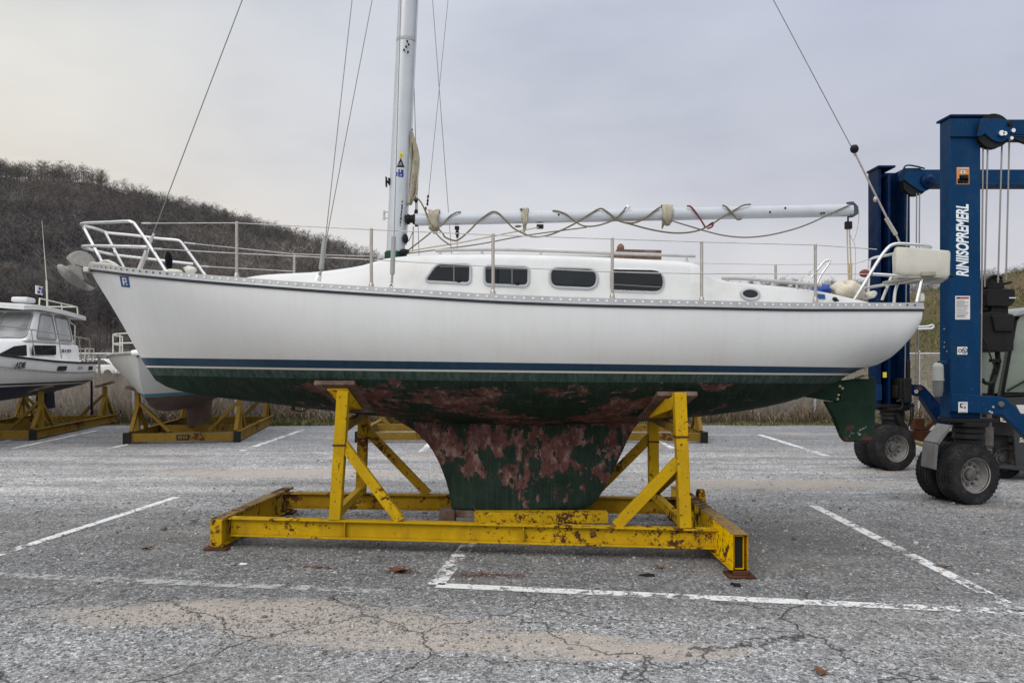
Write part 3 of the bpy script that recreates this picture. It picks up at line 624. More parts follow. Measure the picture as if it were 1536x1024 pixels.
mb = MB(); mb.box(P(578,279,YC-.04),P(581,267,YC+.02)); mb.box(P(582,276,YC-.04),P(586,269,YC+.02)); mb.beam(P(579,273,YC),P(588,273,YC),.02,.02); mb.build('antenna_bracket', M['black'], mast)
mb = MB(); mb.tube([P(583,318,YC),P(576,318,YC)],.007); mb.tube([P(583,327,YC),P(576,327,YC)],.007); mb.tube([P(576,316,YC),P(576,330,YC)],.012); mb.build('winch_handle_holder', M['galv'], mast)
mb = MB(); mb.blob(P(608,358,YC-.05),(.03,.03,.045),3,8,6); mb.tube([P(616,192,YC),P(618,195,YC),P(617,198,YC)],.01); mb.build('cleat', M['black'], mast)
# stickers on the mast face
def mast_face(a, b): 
    p = P(a,b,YC-.07); c = MX(p.z); dx = (p.x-c)/.092; return Vector((p.x, YC-.062*math.sqrt(max(.02,1-dx*dx))-.003, p.z))
def mfill(m_, pts, n=4):
    q = [[mast_face(*(Vector(pts[0])*(1-u)*(1-v)+Vector(pts[1])*u*(1-v)+Vector(pts[2])*u*v+Vector(pts[3])*(1-u)*v)) for u in [i/n for i in range(n+1)]] for v in [i/n for i in range(n+1)]]
    m_.grid(q)
mb = MB(); mfill(mb, [(598.5,228),(605,229),(604,236.5),(598,235.5)]); mb.cur = 1; mfill(mb, [(600,231),(603,231.5),(602.5,232.5),(599.7,232)]); mfill(mb, [(601,233.5),(603,233.7),(602.5,235),(600.6,234.6)]); mb.build('yellow_sticker', [M['yellowst'], M['ink']], mast, smooth=0)
mb = MB(); mfill(mb, [(600.5,237.5),(601.5,237.5),(606.5,250.5),(594.5,250.3)]); mb.cur = 1; mfill(mb, [(600.6,242.5),(601.4,242.5),(603.5,247.8),(598.6,247.6)]); mfill(mb, [(596,248.6),(598,244.6),(598.6,245),(597.2,248.6)]); mb.build('black_triangle_sticker', [M['ink'], M['inkgrey']], mast, smooth=0)
mb = MB()
for q in ([(597.5,253.5),(599.5,253.5),(599,265),(597,264.6)],[(601.5,254),(605,254.5),(604.6,259),(601,258.5)],[(602.5,259),(605.2,259),(604.6,265.4),(602.6,265.2)],[(599,258.5),(602,258.8),(601.8,261.5),(598.8,261)],[(594.2,258),(596,257.5),(595.6,264),(593.6,263.8)],[(599,263),(603,263.4),(603,265.2),(599,264.9)]): mfill(mb, q, 2)
mb.build('blue_mark_sticker', M['inkblue'], mast, smooth=0)
mb = MB()
for q in ([(602.6,300.5),(604,300.5),(603.6,303.5),(602.2,303.5)],[(602.2,305.5),(603.8,305.5),(603.3,314),(601.6,314)],[(601.6,315),(603,315.3),(602.6,320.5),(601.2,320.3)],[(600.6,321),(602.4,321.2),(602.1,323.5),(600.2,323.2)],[(601.6,324),(602.4,324),(601.9,331),(601.1,331)],[(600,325),(601,325),(600.5,330.5),(599.5,330.5)],[(599.6,332),(601.4,332.2),(601.1,335),(599.3,334.7)],[(599.4,336.8),(600.9,337),(600.8,338.8),(599.3,338.5)]): mfill(mb, q, 2)
mb.build('vertical_lettering', M['ink'], mast, smooth=0)
def wire(name, a, b, r=.0038, mat=None):
    m_ = MB(); m_.tube([a, b], r, 6); return m_.build(name, mat or M['wire'], BOAT)
HEAD = Vector((MX(11.25),YC,11.25)); FHEAD = Vector((MX(9.7)-.08,YC,9.7)); SPR = 6.6
fs = wire('forestay', P(228,355,YC), FHEAD, .0048)
mb = MB(); mb.tube([P(228,357,YC),P(231,350,YC)], .013, 8); mb.tube([P(221,381,YC),P(228,356,YC)], .008, 8); mb.box(P(216,388,YC-.02),P(222,376,YC+.02)); mb.beam(P(209,404,YC),P(219,380,YC),.05,.025); mb.blob(P(226,360,YC),(.02,.02,.03),2,8,6); mb.blob(P(224,366,YC),(.02,.02,.025),4,8,6); mb.build('turnbuckle', M['galv'], fs)
bs = wire('backstay', P(1280,226,YC), HEAD, .0042)
mb = MB(); mb.tube([P(1281,227,YC),P(1284,234,YC)], .014, 8); mb.tube([P(1284,233,YC),P(1309,284,YC)], .0095, 8); mb.tube([P(1309,284,YC),P(1331,328,YC)], .0095, 8); mb.blob(P(1313,299,YC),(.02,.02,.03),7,8,6); mb.tube([P(1329,327,YC),P(1344,352,YC)], .02, 8); mb.tube([P(1344,352,YC),P(1350,365,YC)], .009, 8); mb.build('adjuster_rod', M['postm'], bs)
mb = MB(); mb.blob(P(1281.5,223.5,YC-.02),(.04,.04,.04),3,12,9,.08); mb.build('black_ball', M['black'], bs)
YN = YC-1.1; YF = YC+1.1
def shroud(base, top, r=.0038, tb=None):
    s_ = wire('shroud', P(*base), top, r)
    if tb:
        m_ = MB(); m_.tube([P(tb[0],tb[1],base[2]),P(tb[2],tb[3],base[2])], .020, 10); m_.tube([P(tb[2],tb[3],base[2]),P(tb[4],tb[5],base[2])], .010, 8); m_.blob(P(tb[4],tb[5]-6,base[2]),(.016,.016,.02),1,8,6); m_.build('turnbuckle_cover', M['pale'], s_)
    return s_
shroud((486,378,YN+.05), Vector((-1.02,YC,9.9)), tb=(487.5,356,481.5,404,479.5,418))
shroud((487,372,YN+.08), Vector((-.93,YC,7.35)))
shroud((591,357,YN), Vector((-.92,YC-.72,SPR)), tb=(590.5,355,588.5,411,587,431))
wire('shroud', Vector((-.92,YC-.72,SPR)), HEAD)
shroud((679,402,YF), Vector((-.93,YC+.72,SPR))); wire('shroud', Vector((-.93,YC+.72,SPR)), HEAD)
shroud((629,400,YF), Vector((-1.0,YC+.1,5.6)))
mb = MB()
for sd in (-1,1): mb.tube([Vector((MX(SPR),YC,SPR)), Vector((-.92,YC+sd*.72,SPR+.02))], [.022,.014], 8)
mb.build('spreader', M['alu'], BOAT)
wire('halyard', P(593,148,YC-.02), Vector((MX(11)-.1,YC,11)), .006, M['rope_light']); wire('topping_lift', P(642,302,YC), P(672,0,YC)+Vector((.12,0,1.2)), .003)
mb = MB(); [mb.blob(P(a,b,YC),(.011,.011,.018),1,7,5) for a,b in ((642,295),(641.5,301),(641,306),(638.5,313))]; mb.build('shackle', M['black'], BOAT)
mb = MB(); mb.tube(spline([P(591,222,YC-.02),P(588,240,YC-.02),P(587.5,252,YC-.02)],4), .007, 6); mb.build('halyard_bundle', M['rope'], BOAT)
# furled sail remnant behind the mast
mb = MB(); rows = []; edge = [(200,617,617.5),(212,616,621),(225,615.5,626),(240,615,629.5),(255,614,629),(270,613.5,627.5),(283,613,628),(293,612,627),(299,612,624),(305,611,620)]
for b, x0, x1 in edge:
    row = []
    for j in range(9):
        u = j/8; fold = math.sin(u*9+b*.05)*.022+math.sin(u*17+b*.11)*.008; row.append(P(x0+(x1-x0)*u, b+3*math.sin(u*5), YC)+Vector((0,fold,0)))
    rows.append(row)
mb.grid(rows); sl = mb.build('furled_sail', M['canvas'], BOAT, smooth=70); sl.modifiers.new('thick','SOLIDIFY').thickness = .012
# ------------------------------------------------------------------ boom with its ropes
BY = YC-.02
mb = MB(); rows = []
A = P(623,329.5,BY); B = P(1278,315.5,BY); d = (B-A).normalized(); ry = Vector((0,1,0)); uz = ry.cross(d)*-1
for k in range(15):
    c = A+(B-A)*(k/14); rows.append([c+ry*(math.cos(6.2832*j/20)*.045)+uz*(math.sin(6.2832*j/20)*.060) for j in range(20)])
mb.grid(rows, True); mb.face(rows[0]); boom = mb.build('boom', M['alu'], BOAT, smooth=60)
mb = MB(); mb.prism([B+uz*.066+d*-.03, B+uz*.066+d*.02, B+uz*.03+d*.05, B-uz*.04+d*.05, B-uz*.066+d*.01, B-uz*.066+d*-.03], (0,.06,0)); mb.v = [v-Vector((0,.03,0)) for v in mb.v]; mb.tube([B+uz*.07+d*-.05,B+uz*.075+d*.02],.012); mb.build('boom_end_cap', simple('slate_end_cap', (.05,.075,.09), .5), boom, bevel=.008)
mb = MB(); mb.beam(P(608,329,BY),P(626,328,BY),.05,.07); mb.lathe([(.05,0),(.05,.02),(.035,.025),(.035,.05),(.05,.055),(.05,.08)], P(611,329,BY), (1,0,0), 12); mb.box(P(622,339,BY-.02),P(627,333,BY+.02)); mb.build('gooseneck', M['black'], boom)
mb = MB(); [mb.blob(P(a,b,BY-.047),(.01,.006,.01),1,7,5) for a,b in ((1232,320),(1236,319.5),(1155,318),(838,322),(1178,312))]; mb.build('boom_rivet', M['black'], boom)
def tie(x0, x1, y0, y1, sag, seed, taper=.2):
    m_ = MB(); rr = random.Random(seed); rows = []
    for i in range(9):
        u = i/8; a = x0+(x1-x0)*u; row = []
        for j in range(17):
            an = math.pi*(-.55+1.75*j/16); jit = 1.05+.26*rr.random()
            xm = (x0+x1)/2; c = P(xm+(a-xm)*(1-taper*(.5-.5*math.sin(an)))+(3*rr.random()-1.5), (y0+y1)/2, BY); row.append(c+Vector((0,-math.cos(an)*.05*jit,math.sin(an)*(.066+(.0 if math.sin(an) > 0 else sag*(1-abs(u-.5)*1.6)))*jit)))
        rows.append(row)
    m_.grid(rows); o = m_.build('sail_tie', M['canvas'], boom, smooth=80); o.modifiers.new('thick','SOLIDIFY').thickness = .008; return o
tie(643,660,318.5,338,.05,1); tie(781,793,317,334,.075,2,.8); tie(992,1008,311,330,.03,3)
mb = MB(); mb.tube([P(995,330,BY-.05),P(995,336,BY-.05),P(993,343,BY-.05)], [.01,.016,.006], 6); mb.build('tie_knot', M['rope'], boom)
mb = MB(); mb.blob(P(777,339.5,BY-.05),(.035,.012,.012),1,8,6); mb.build('tie_knot', M['rope'], boom)
def rope(name, pts, r=.0068, mat='rope', par=None):
    m_ = MB(); m_.tube(spline([P(a,b,BY+(q[0] if q else -.055)) for a,b,*q in pts], 6), r, 7); return m_.build(name, M[mat], par or boom)
rope('boom_rope', [(691,318,-.02),(684,319,-.05),(674,325),(664,337),(652,344),(640,354),(622,368),(610,377)])
rope('boom_rope', [(637,313),(643,328),(650,341),(656,352),(664,360),(676,368)])
rope('boom_rope', [(656,342),(664,350),(668,356),(682,361),(690,358),(703,347),(718,332),(732,321),(740,317.5,-.04),(748,320,-.05),(758,330),(770,342),(785,350),(800,355),(822,353),(845,344),(868,332),(885,321),(898,313.5,-.04),(905,314,-.05),(915,321),(928,331),(945,336),(975,344),(1005,349),(1030,349),(1050,345),(1060,340)], .0082)
rope('boom_rope', [(829,316,-.03),(838,317,-.05),(850,322),(862,332),(876,339),(892,339),(908,335),(922,329),(933,319),(939,311)], .0076)
rope('boom_rope', [(938,334),(952,334),(968,327),(981,317),(990,311,-.05)], .009)
rope('boom_rope', [(1008,331),(1020,335),(1040,341),(1060,347),(1085,353),(1115,356),(1145,354),(1175,348),(1205,339),(1235,326),(1260,314),(1276,307)], .0068)
rope('red_boom_rope', [(1031,309,-.02),(1036,310,-.05),(1043,318),(1050,328),(1058,341)], .0085, 'rope_red')
rope('boom_rope', [(1056,342),(1068,336),(1085,325),(1102,315),(1115,308),(1126,306.5,-.03)], .0076)
rope('boom_rope', [(1084,308,-.03),(1090,311),(1099,321),(1106,329),(1112,328,-.03)], .009)
mb = MB(); mb.tube(spline([P(1059,341,BY-.06),P(1069,334,BY-.06),P(1068,340,BY-.06),P(1061,343,BY-.06)],4), .009, 6); mb.build('red_knot', M['rope_red'], boom)
mb = MB(); mb.lathe([(.012,0),(.02,.004),(.02,.01),(.012,.012)], P(942.5,310.5,BY-.06), (0,1,.2), 12); mb.build('boom_eye', M['steel'], boom)
rope('furling_line', [(609,378),(640,372),(690,364),(750,352),(808,341)], .006, 'rope_light', boom); rope('furling_line', [(612,380),(660,374),(720,366),(790,353),(880,341)], .006, 'rope', boom); rope('furling_line', [(618,300),(626,298),(633,306),(640,322),(646,336)], .007, 'rope', boom)
mb = MB(); mb.tube([P(620,340,BY),P(619,376,BY)],.005); mb.tube([P(620,346,BY),P(613,362,BY)],.004); mb.build('downhaul', M['rope'], boom)
mb = MB(); mb.box(P(805,342,BY-.03),P(815,338,BY+.03)); mb.build('pulley_block', M['black'], boom, bevel=.004)
mb = MB(); mb.blob(P(606,378,BY-.1),(.05,.05,.03),8,10,6); mb.build('turning_block', M['black'], boom)
mb = MB(); mb.box(P(682,344,BY-.02),P(689,340,BY+.02)); mb.box(P(684,356,BY-.015),P(688,343,BY+.015)); mb.blob(P(686,350,BY),(.022,.022,.025),2,8,6); mb.build('pulley_block', M['black'], boom, bevel=.004)
mb = MB(); mb.blob(P(624,300,BY),(.02,.02,.03),2,8,6); mb.tube([P(624,301,BY),P(624,319,BY)],.006); mb.blob(P(624,318,BY),(.018,.02,.03),5,8,6); mb.build('tack_shackle', M['black'], boom)
mb = MB(); mb.tube([P(686,355,BY),P(686,374,BY)], .006); mb.build('vang_rod', M['steel'], boom)
# main sheet
mb = MB(); mb.box(P(1269,343,BY-.02),P(1276,333,BY+.02)); mb.tube([P(1272,325,BY),P(1272,334,BY)],.009); blk = mb.build('sheet_block', M['black'], boom, bevel=.005)
mb = MB(); mb.tube([P(1270.5,343,BY),P(1273,430,BY)],.007); mb.tube([P(1274,343,BY),P(1278,430,BY)],.007); mb.tube([P(1276,395,BY),P(1276,432,BY)],.016); mb.tube([P(1274,395,BY),P(1273,432,BY)],.010); mb.build('main_sheet', M['rope_light'], boom)
mb = MB(); mb.tube(spline([P(1280,308,BY),P(1287,312,BY),P(1288,330,BY),P(1283,355,BY),P(1279,360,BY),P(1275,352,BY)],5),.0028,5); mb.tube(spline([P(1279,360,BY),P(1283,372,BY),P(1283,400,BY),P(1282,432,BY)],4),.0028,5); mb.build('loose_line', M['rope_light'], boom)
# deck clutter that is bolted on
mb = MB(); mb.tube(spline([P(1216,417,7.3),P(1224,407,7.3),P(1236,393,7.3),P(1244,390,7.3),P(1244,394,7.3),P(1232,412,7.3),P(1224,428,7.3)],5),.011,8); mb.tube(spline([P(1213,413,7.3),P(1216,405,7.3),P(1222,402,7.3)],4),.01,7); mb.build('steel_loop', M['steel'], BOAT)
mb = MB(); mb.blob(P(1297,410,7.95),(.055,.05,.04),4,12,8); mb.build('red_horn', M['red'], BOAT)
mb = MB(); mb.tube(spline([P(1376,493.5,6.9),P(1390,493,6.9),P(1397,492.5,6.9),P(1400,489.5,6.9),P(1397,487.5,6.9),P(1390,489.5,6.9),P(1376,490,6.9)],4),.012,8); mb.build('stern_eye', M['steel'], BOAT)
mb = MB(); mb.lathe([(0,0),(.03,.0),(.035,.03),(.028,.07),(0,.08)], P(1381,452,6.95), (0,0,1), 12); mb.build('stern_light', M['tub'], BOAT)
mb = MB(); mb.tube([P(476,421,6.36),P(479,413,6.36)],[.03,.022],8); mb.tube(spline([P(584,430,6.34),P(586,425,6.34),P(589,427,6.34),P(588,431,6.34),P(584,430,6.34)],3),.006,6); mb.build('chainplate', M['steel'], BOAT)
# bow bits
mb = MB(); mb.blob(P(253,390,7.4),(.035,.035,.075),3,10,8,.2); mb.blob(P(254,400,7.4),(.02,.02,.05),3,10,8); mb.build('hanging_rag', simple('black_cloth', (.006,.006,.008), .95), BOAT)
mb = MB(); mb.blob(P(259,408,7.2),(.10,.06,.028),5,12,6,flat=-.02); mb.blob(P(286,405,7.8),(.06,.05,.04),6,10,6); mb.tube(spline([P(276,403,7.8),P(284,400,7.8),P(292,405,7.8)],4),.012); mb.build('coiled_line', M['tub'], BOAT)
mb = MB(); mb.tube(spline([P(152,394,YC),P(160,392,YC),P(170,396,YC),P(178,402,YC)],4),[.02]*13,8); mb.blob(P(155,396,YC),(.05,.04,.035),2,10,6); mb.build('anchor_chain', M['tub'], BOAT)
# sticker at the bow
def hull_face(a, b, out=.004):
    Y = YC-.4
    for _ in range(8):
        X = (a-768)*Y/FPX; z = EYE-(b-HOR)*Y/FPX; Y = YC-hull_y(X, z)
    return Vector((X, Y-out, z))
mb = MB()
def hq(pts, out, n=3):
    mb.grid([[hull_face(*(Vector(pts[0])*(1-u)*(1-v)+Vector(pts[1])*u*(1-v)+Vector(pts[2])*u*v+Vector(pts[3])*(1-u)*v), out) for u in [i/n for i in range(n+1)]] for v in [i/n for i in range(n+1)]])
hq([(179.5,414),(192.5,415),(195,431),(182.5,430)], .005)
mb.cur = 1
for q in ([(183.6,416.6),(185.4,416.7),(187.6,427.5),(185.4,427.3)],[(184,416.6),(189,417),(189.3,418.6),(184.3,418.2)],[(188.2,417),(189.8,417.2),(191,423),(189.3,422.8)],[(185.6,421.8),(190.4,422.2),(190.8,423.8),(186,423.4)],[(189.6,425.6),(191.8,425.8),(192.3,427.6),(190,427.4)]): hq(q, .0075, 2)
mb.build('blue_bow_sticker', [M['stickblue'], M['paper']], BOAT, smooth=0)

# ------------------------------------------------------------------ things lying on the sailboat
AN = empty('anchor', P(120,400,YC), 'grey plough anchor hanging from the bow of the white sailboat', 'anchor')
mb = MB(); rows = []
for u in range(9):                                  # curved shank
    t_ = u/8; an = math.pi*(.06+.66*t_); c = Vector((139,413)) ; px = 117+22*math.cos(an)*1.0; py = 409-22*math.sin(an)*1.0
    w = 7+4.5*math.sin(math.pi*t_); rows.append([P(px+math.cos(an)*w*k, py-math.sin(an)*w*k, YC+s_) for k, s_ in ((-1,-.012),(1,-.012),(1,.012),(-1,.012))])
mb.grid(rows, True); mb.face(rows[0]); mb.face(rows[-1]); mb.build('shank', M['anchor'], AN, bevel=.006, fix=True)
mb = MB(); Lf = spline([Vector((86,396,0)),Vector((90,406,0)),Vector((98,415,0)),Vector((110,424,0)),Vector((124,431,0)),Vector((139,434,0))], 4); rows = []
for i, q in enumerate(Lf):
    t_ = i/(len(Lf)-1); w = .02+.20*math.sin(math.pi*min(1, t_*1.15+.05)); up = 14*math.sin(math.pi*t_)
    rows.append([P(q.x+3, q.y-up*.9, YC-w), P(q.x, q.y+1.5, YC-w*.45), P(q.x-1, q.y+3, YC), P(q.x, q.y+1.5, YC+w*.45), P(q.x+3, q.y-up*.9, YC+w)])
mb.grid(rows); mb.prism(px3([(98,399),(110,396),(121,403),(126,419),(116,426),(100,416)], YC-.035), (0,.07,0)); fl = mb.build('fluke', M['anchor'], AN, smooth=30); fl.modifiers.new('thick','SOLIDIFY').thickness = .014
mb = MB(); mb.beam(P(130,402,YC),P(146,396,YC),.05,.045); mb.tube([P(137,404,YC-.06),P(137,404,YC+.06)],.03,12); mb.build('bow_roller', M['anchor'], AN, bevel=.005)
TB = empty('storage_tub', P(1382,412,7.2), 'off white plastic tub hung on the stern rail of the sailboat', 'tub')
def tubrow(z, g):
    f = Vector((3.41,6.84)), Vector((3.95,6.91)), Vector((4.12,7.38)), Vector((3.64,7.36)); c = sum(f, Vector((0,0)))/4
    return [Vector((v.x, v.y, z)) for v in rpoly([c+(v-c)*g for v in f], [.06,.03,.03,.06], 4)]
mb = MB(); zt = 2.64; zb = 2.40; rows = [tubrow(zb-.012,.90), tubrow(zb,.94), tubrow(zb+.02,.985), tubrow(zb+.10,.985), tubrow(zt-.03,1.0), tubrow(zt-.006,.99), tubrow(zt,.95)]
for i, r_ in enumerate(rows):                       # the tub leans: lower towards the stern
    for v in r_: v.z -= (v.x-3.49)*.055
mb.grid(rows, True); mb.face(rows[-1]); mb.face(rows[0]); mb.build('shell', M['tub'], TB, smooth=50, fix=True)
mb = MB(); mb.box((3.66,6.84,2.377),(3.78,6.9,2.425)); mb.box((3.55,6.88,2.36),(3.86,7.38,2.385)); mb.build('latch_recess', simple('shadowed_plastic', (.30,.285,.24), .5), TB, bevel=.012)
mb = MB(); mb.blob(P(1426,414,6.93),(.025,.02,.018),2,8,6); mb.build('corner_foot', M['black'], TB)
mb = MB(); mb.blob(P(1233,435,7.05),(.085,.10,.055),9,16,8,.18); tag(mb.build('blue_tarp', M['blue_cloth']), 'crumpled blue tarp lying in the cockpit of the sailboat', 'tarp')
mb = MB(); mb.blob(P(1268,437,7.05),(.155,.14,.085), 21, 32, 16, .22); tag(mb.build('fleece_bundle', M['fleece']), 'lumpy cream fleece bundle in the sailboat cockpit near the stern', 'bundle')
mb = MB(); rows = [[P(1303+d1,447,7.0),P(1303+d1,443,7.0),P(1306+d1,438,7.0),P(1312+d1,435.5,7.0),P(1317+d1,436.5,7.0),P(1317+d1,441,7.0),P(1313+d1,447,7.0)] for d1 in (0,)]
mb.prism(rows[0], (0,.14,0)); tag(mb.build('cockpit_cushion', M['tub'], bevel=.02, seg=3), 'small off white cushion leaning at the stern of the sailboat', 'cushion')
# ================================================================== the near cradle
CR = empty('boat_cradle', (-.4,7.2,0), 'big chipped yellow steel cradle in front, carrying the large white sailboat', 'boat cradle')
ZT = .262
FB0, FB1 = Vector((-2.46,6.72,0)), Vector((1.66,6.24,0)); BB0, BB1 = Vector((-2.36,8.0,0)), Vector((1.66,7.68,0))
def up(v, z): return Vector((v.x, v.y, z))
mb = MB(); mb.ibeam(up(FB0,.18), up(FB1,.18), .10, .16, .014)
for u in (.25,.62): 
    c = up(FB0+(FB1-FB0)*u,.18); mb.box((c.x-.004,c.y-.045,.113),(c.x+.004,c.y+.045,.248))
mb.build('front_beam', M['yellow'], CR, bevel=.003, smooth=0)
mb = MB(); mb.ibeam(up(BB0,.18), up(BB1,.18), .10, .16, .014)
for u in (.12,.7): 
    c = up(BB0+(BB1-BB0)*u,.18); mb.box((c.x-.006,c.y-.048,.113),(c.x+.006,c.y+.048,.248))
mb.build('back_beam', M['yellow_rust'], CR, bevel=.003, smooth=0)
mb = MB(); a, b = Vector((-2.535,6.58,.145)), Vector((-2.41,8.3,.145))        # left cross beam, box end towards the viewer
mb.ibeam(a, b, .105, .235, .014); mb.box((-2.585,6.575,.04),(-2.485,6.59,.25)); mb.build('cross_beam', M['yellow'], CR, bevel=.003, smooth=0)
mb = MB(); mb.beam(Vector((-2.535,6.60,.2655)), Vector((-2.41,8.3,.2655)), .11, .005); mb.build('beam_top', M['yellow_top'], CR, smooth=0)
mb = MB(); t_ = .009; x0, x1, y0, y1, z0, z1 = 1.655, 1.765, 5.74, 8.0, .055, .318   # right cross beam, open tube
mb.ring([(x0,y0,z0),(x1,y0,z0),(x1,y0,z1),(x0,y0,z1)], [(x0+t_,y0,z0+t_),(x1-.03,y0,z0+t_),(x1-.03,y0,z1-t_),(x0+t_,y0,z1-t_)], (0,y1-y0,0)); mb.f.append((8*0,1,2,3)); mb.f.pop()
mb.box((x0-.028,y0,z0),(x0,y1,z0+.012)); mb.cur = 1; mb.box((x0+t_+.001,y0+.035,z0+t_+.001),(x1-.031,y1-.1,z1-t_-.001)); mb.build('cross_beam', [M['yellow'], M['black']], CR, bevel=.003, smooth=0)  # black plug inside stands in for the shade in the tube's hollow
mb = MB(); mb.box((x0-.002,y0-.004,z1+.002),(x1+.004,y1,z1+.007)); mb.build('beam_top', M['yellow_top'], CR, smooth=0)
for (cx, cy, h) in ((-2.54,6.64,.03),(1.71,5.78,.055),(-2.42,8.22,.03),(1.71,7.9,.055)):
    mb = MB(); mb.box((cx-.10,cy-.085,.004),(cx+.10,cy+.085,.022)); mb.box((cx-.06,cy-.06,.022),(cx+.06,cy+.06,h)); mb.build('foot_plate', M['rust'], CR, bevel=.004)
mb = MB(); c0 = P(713,772,6.95); mb.box((-.335,6.85,.175),(.86,6.99,.268)); mb.box((-.40,6.80,.11),(.30,6.90,.175)); mb.build('keel_beam', M['yellow'], CR, bevel=.004)
mb = MB(); mb.box((-.7,7.33,.03),(-.55,7.57,.185)); mb.box((.5,7.33,.03),(.68,7.57,.185)); mb.box((-.55,7.40,.12),(.5,7.50,.185)); mb.build('keel_block', M['wood'], CR, bevel=.006)
def web(u): return up(FB0+(FB1-FB0)*u, .262)
def fpt(X, z): u = (X-FB0.x)/(FB1.x-FB0.x); return up(FB0+(FB1-FB0)*u, z)
def bpt(X, z): u = (X-BB0.x)/(BB1.x-BB0.x); return up(BB0+(BB1-BB0)*u, z)
def post(p, q, w, name='post', mat='yellow', sleeve=None):
    m_ = MB(); m_.beam(p, q, w, w, (0,1,0)); o = m_.build(name, M[mat], CR, bevel=.004)
    if sleeve:
        for zz, s_ in sleeve:
            c = p+(q-p)*((zz-p.z)/(q.z-p.z)); k = MB(); k.beam(c-Vector((0,0,.008)), c+Vector((.0,0,.008)), w+s_, w+s_, (0,1,0)); k.build('weld_collar', M['rust'], o, bevel=.003)
    return o
pl = (fpt(-1.52,.262), Vector((-1.455,6.64,1.365))); pr = (fpt(1.41,.262), Vector((1.385,6.36,1.36)))
post(*pl, .098, mat='yellow_clean', sleeve=[(.90,.014)]); post(*pr, .098, mat='yellow_clean', sleeve=[(1.0,.016)])
bl = (bpt(-1.56,.262), Vector((-1.53,7.93,1.14))); br = (bpt(1.42,.262), Vector((1.41,7.70,1.12)))
post(*bl, .098, mat='yellow_rust', sleeve=[(.83,.012)]); post(*br, .098, mat='yellow', sleeve=[(.82,.012)])
def brace(p, q, w, h, mat='yellow', name='brace', upv=(0,1,0)):
    m_ = MB(); m_.beam(p, q, w, h, upv); return m_.build(name, M[mat], CR, bevel=.003)
def along(pq, z): return pq[0]+(pq[1]-pq[0])*((z-pq[0].z)/(pq[1].z-pq[0].z))
brace(along(pl,.90)+Vector((.03,-.0,0)), fpt(-.95,.262), .085, .062); brace(along(pr,.80)+Vector((-.03,0,0)), fpt(.86,.262), .085, .062)
brace(along(bl,.92)+Vector((.03,0,0)), bpt(-.86,.262), .085, .06, 'yellow_rust'); brace(along(br,.86)+Vector((-.03,0,0)), bpt(.80,.262), .085, .06, 'yellow_rust')
for A_, B_ in ((along(pl,1.03), along(bl,1.08)), (along(pr,1.04), along(br,1.06))): brace(A_, B_, .06, .07, 'yellow_dull', 'tie_bar', (0,0,1))
brace(along(pl,.30), along(bl,.30), .06, .075, 'yellow', 'tie_bar', (0,0,1)); brace(along(pr,.29), along(br,.29), .06, .075, 'yellow', 'tie_bar', (0,0,1))
brace(along(pr,.76), along(br,.30), .06, .075, 'yellow_rust', 'brace', (0,0,1))
def pad(xc, half, ynear, yfar, post_top, flip):
    zn = EYE; f = lambda X, y: 0
    def hz(X, dy):                       # hull height at lateral offset dy
        lo, hi = keelz(X), sheer(X)
        for _ in range(30):
            m = (lo+hi)/2
            if hull_y(X, m) < dy: lo = m
            else: hi = m
        return lo
    p00 = Vector((xc-half, YC-ynear, hz(xc-half, ynear)-.012)); p10 = Vector((xc+half, YC-ynear, hz(xc+half, ynear)-.012))
    p01 = Vector((xc-half*.8+flip*.14, YC-yfar, hz(xc-half, yfar)-.012)); p11 = Vector((xc+half*.8+flip*.14, YC-yfar, hz(xc+half, yfar)-.012))
    p00.z = p10.z = min(p00.z, p10.z)+.012; p01.z = p11.z = min(p01.z, p11.z)
    nrm = (p10-p00).cross(p01-p00).normalized(); nrm = nrm if nrm.z < 0 else -nrm
    m_ = MB(); m_.prism([p00,p10,p11,p01], nrm*.045); w_ = m_.build('pad', M['wood'], CR, bevel=.005, fix=True)
    c0 = (p00*.75+p10*.25)+(p01-p00)*.12; c1 = (p00*.25+p10*.75)+(p01-p00)*.12; c2 = (p01*.25+p11*.75)+(p00-p01)*.2; c3 = (p01*.75+p11*.25)+(p00-p01)*.2
    m_ = MB(); m_.prism([v+nrm*.046 for v in (c0,c1,c2,c3)], nrm*.018)
    m_.prism([c0+nrm*.064,c3+nrm*.064,post_top+Vector((-.05,.05,-.14)),post_top+Vector((-.05,-.03,-.02))], (.012,0,0)); m_.prism([c1+nrm*.064,c2+nrm*.064,post_top+Vector((.04,.05,-.14)),post_top+Vector((.04,-.03,-.02))], (.012,0,0))
    m_.build('pad_bracket', M['yellow'], w_, fix=True)
pad(-1.53, .175, .83, .44, pl[1], 1); pad(1.43, .175, .80, .42, pr[1], -1)
mb = MB(); mb.lathe([(.05,0),(.085,.0),(.085,.06),(.05,.06)], (1.80,7.45,.30), (1,0,0), 16); mb.box((1.765,7.3,.17),(1.86,7.4,.24)); mb.build('tow_lug', M['yellow_rust'], CR, bevel=.003)

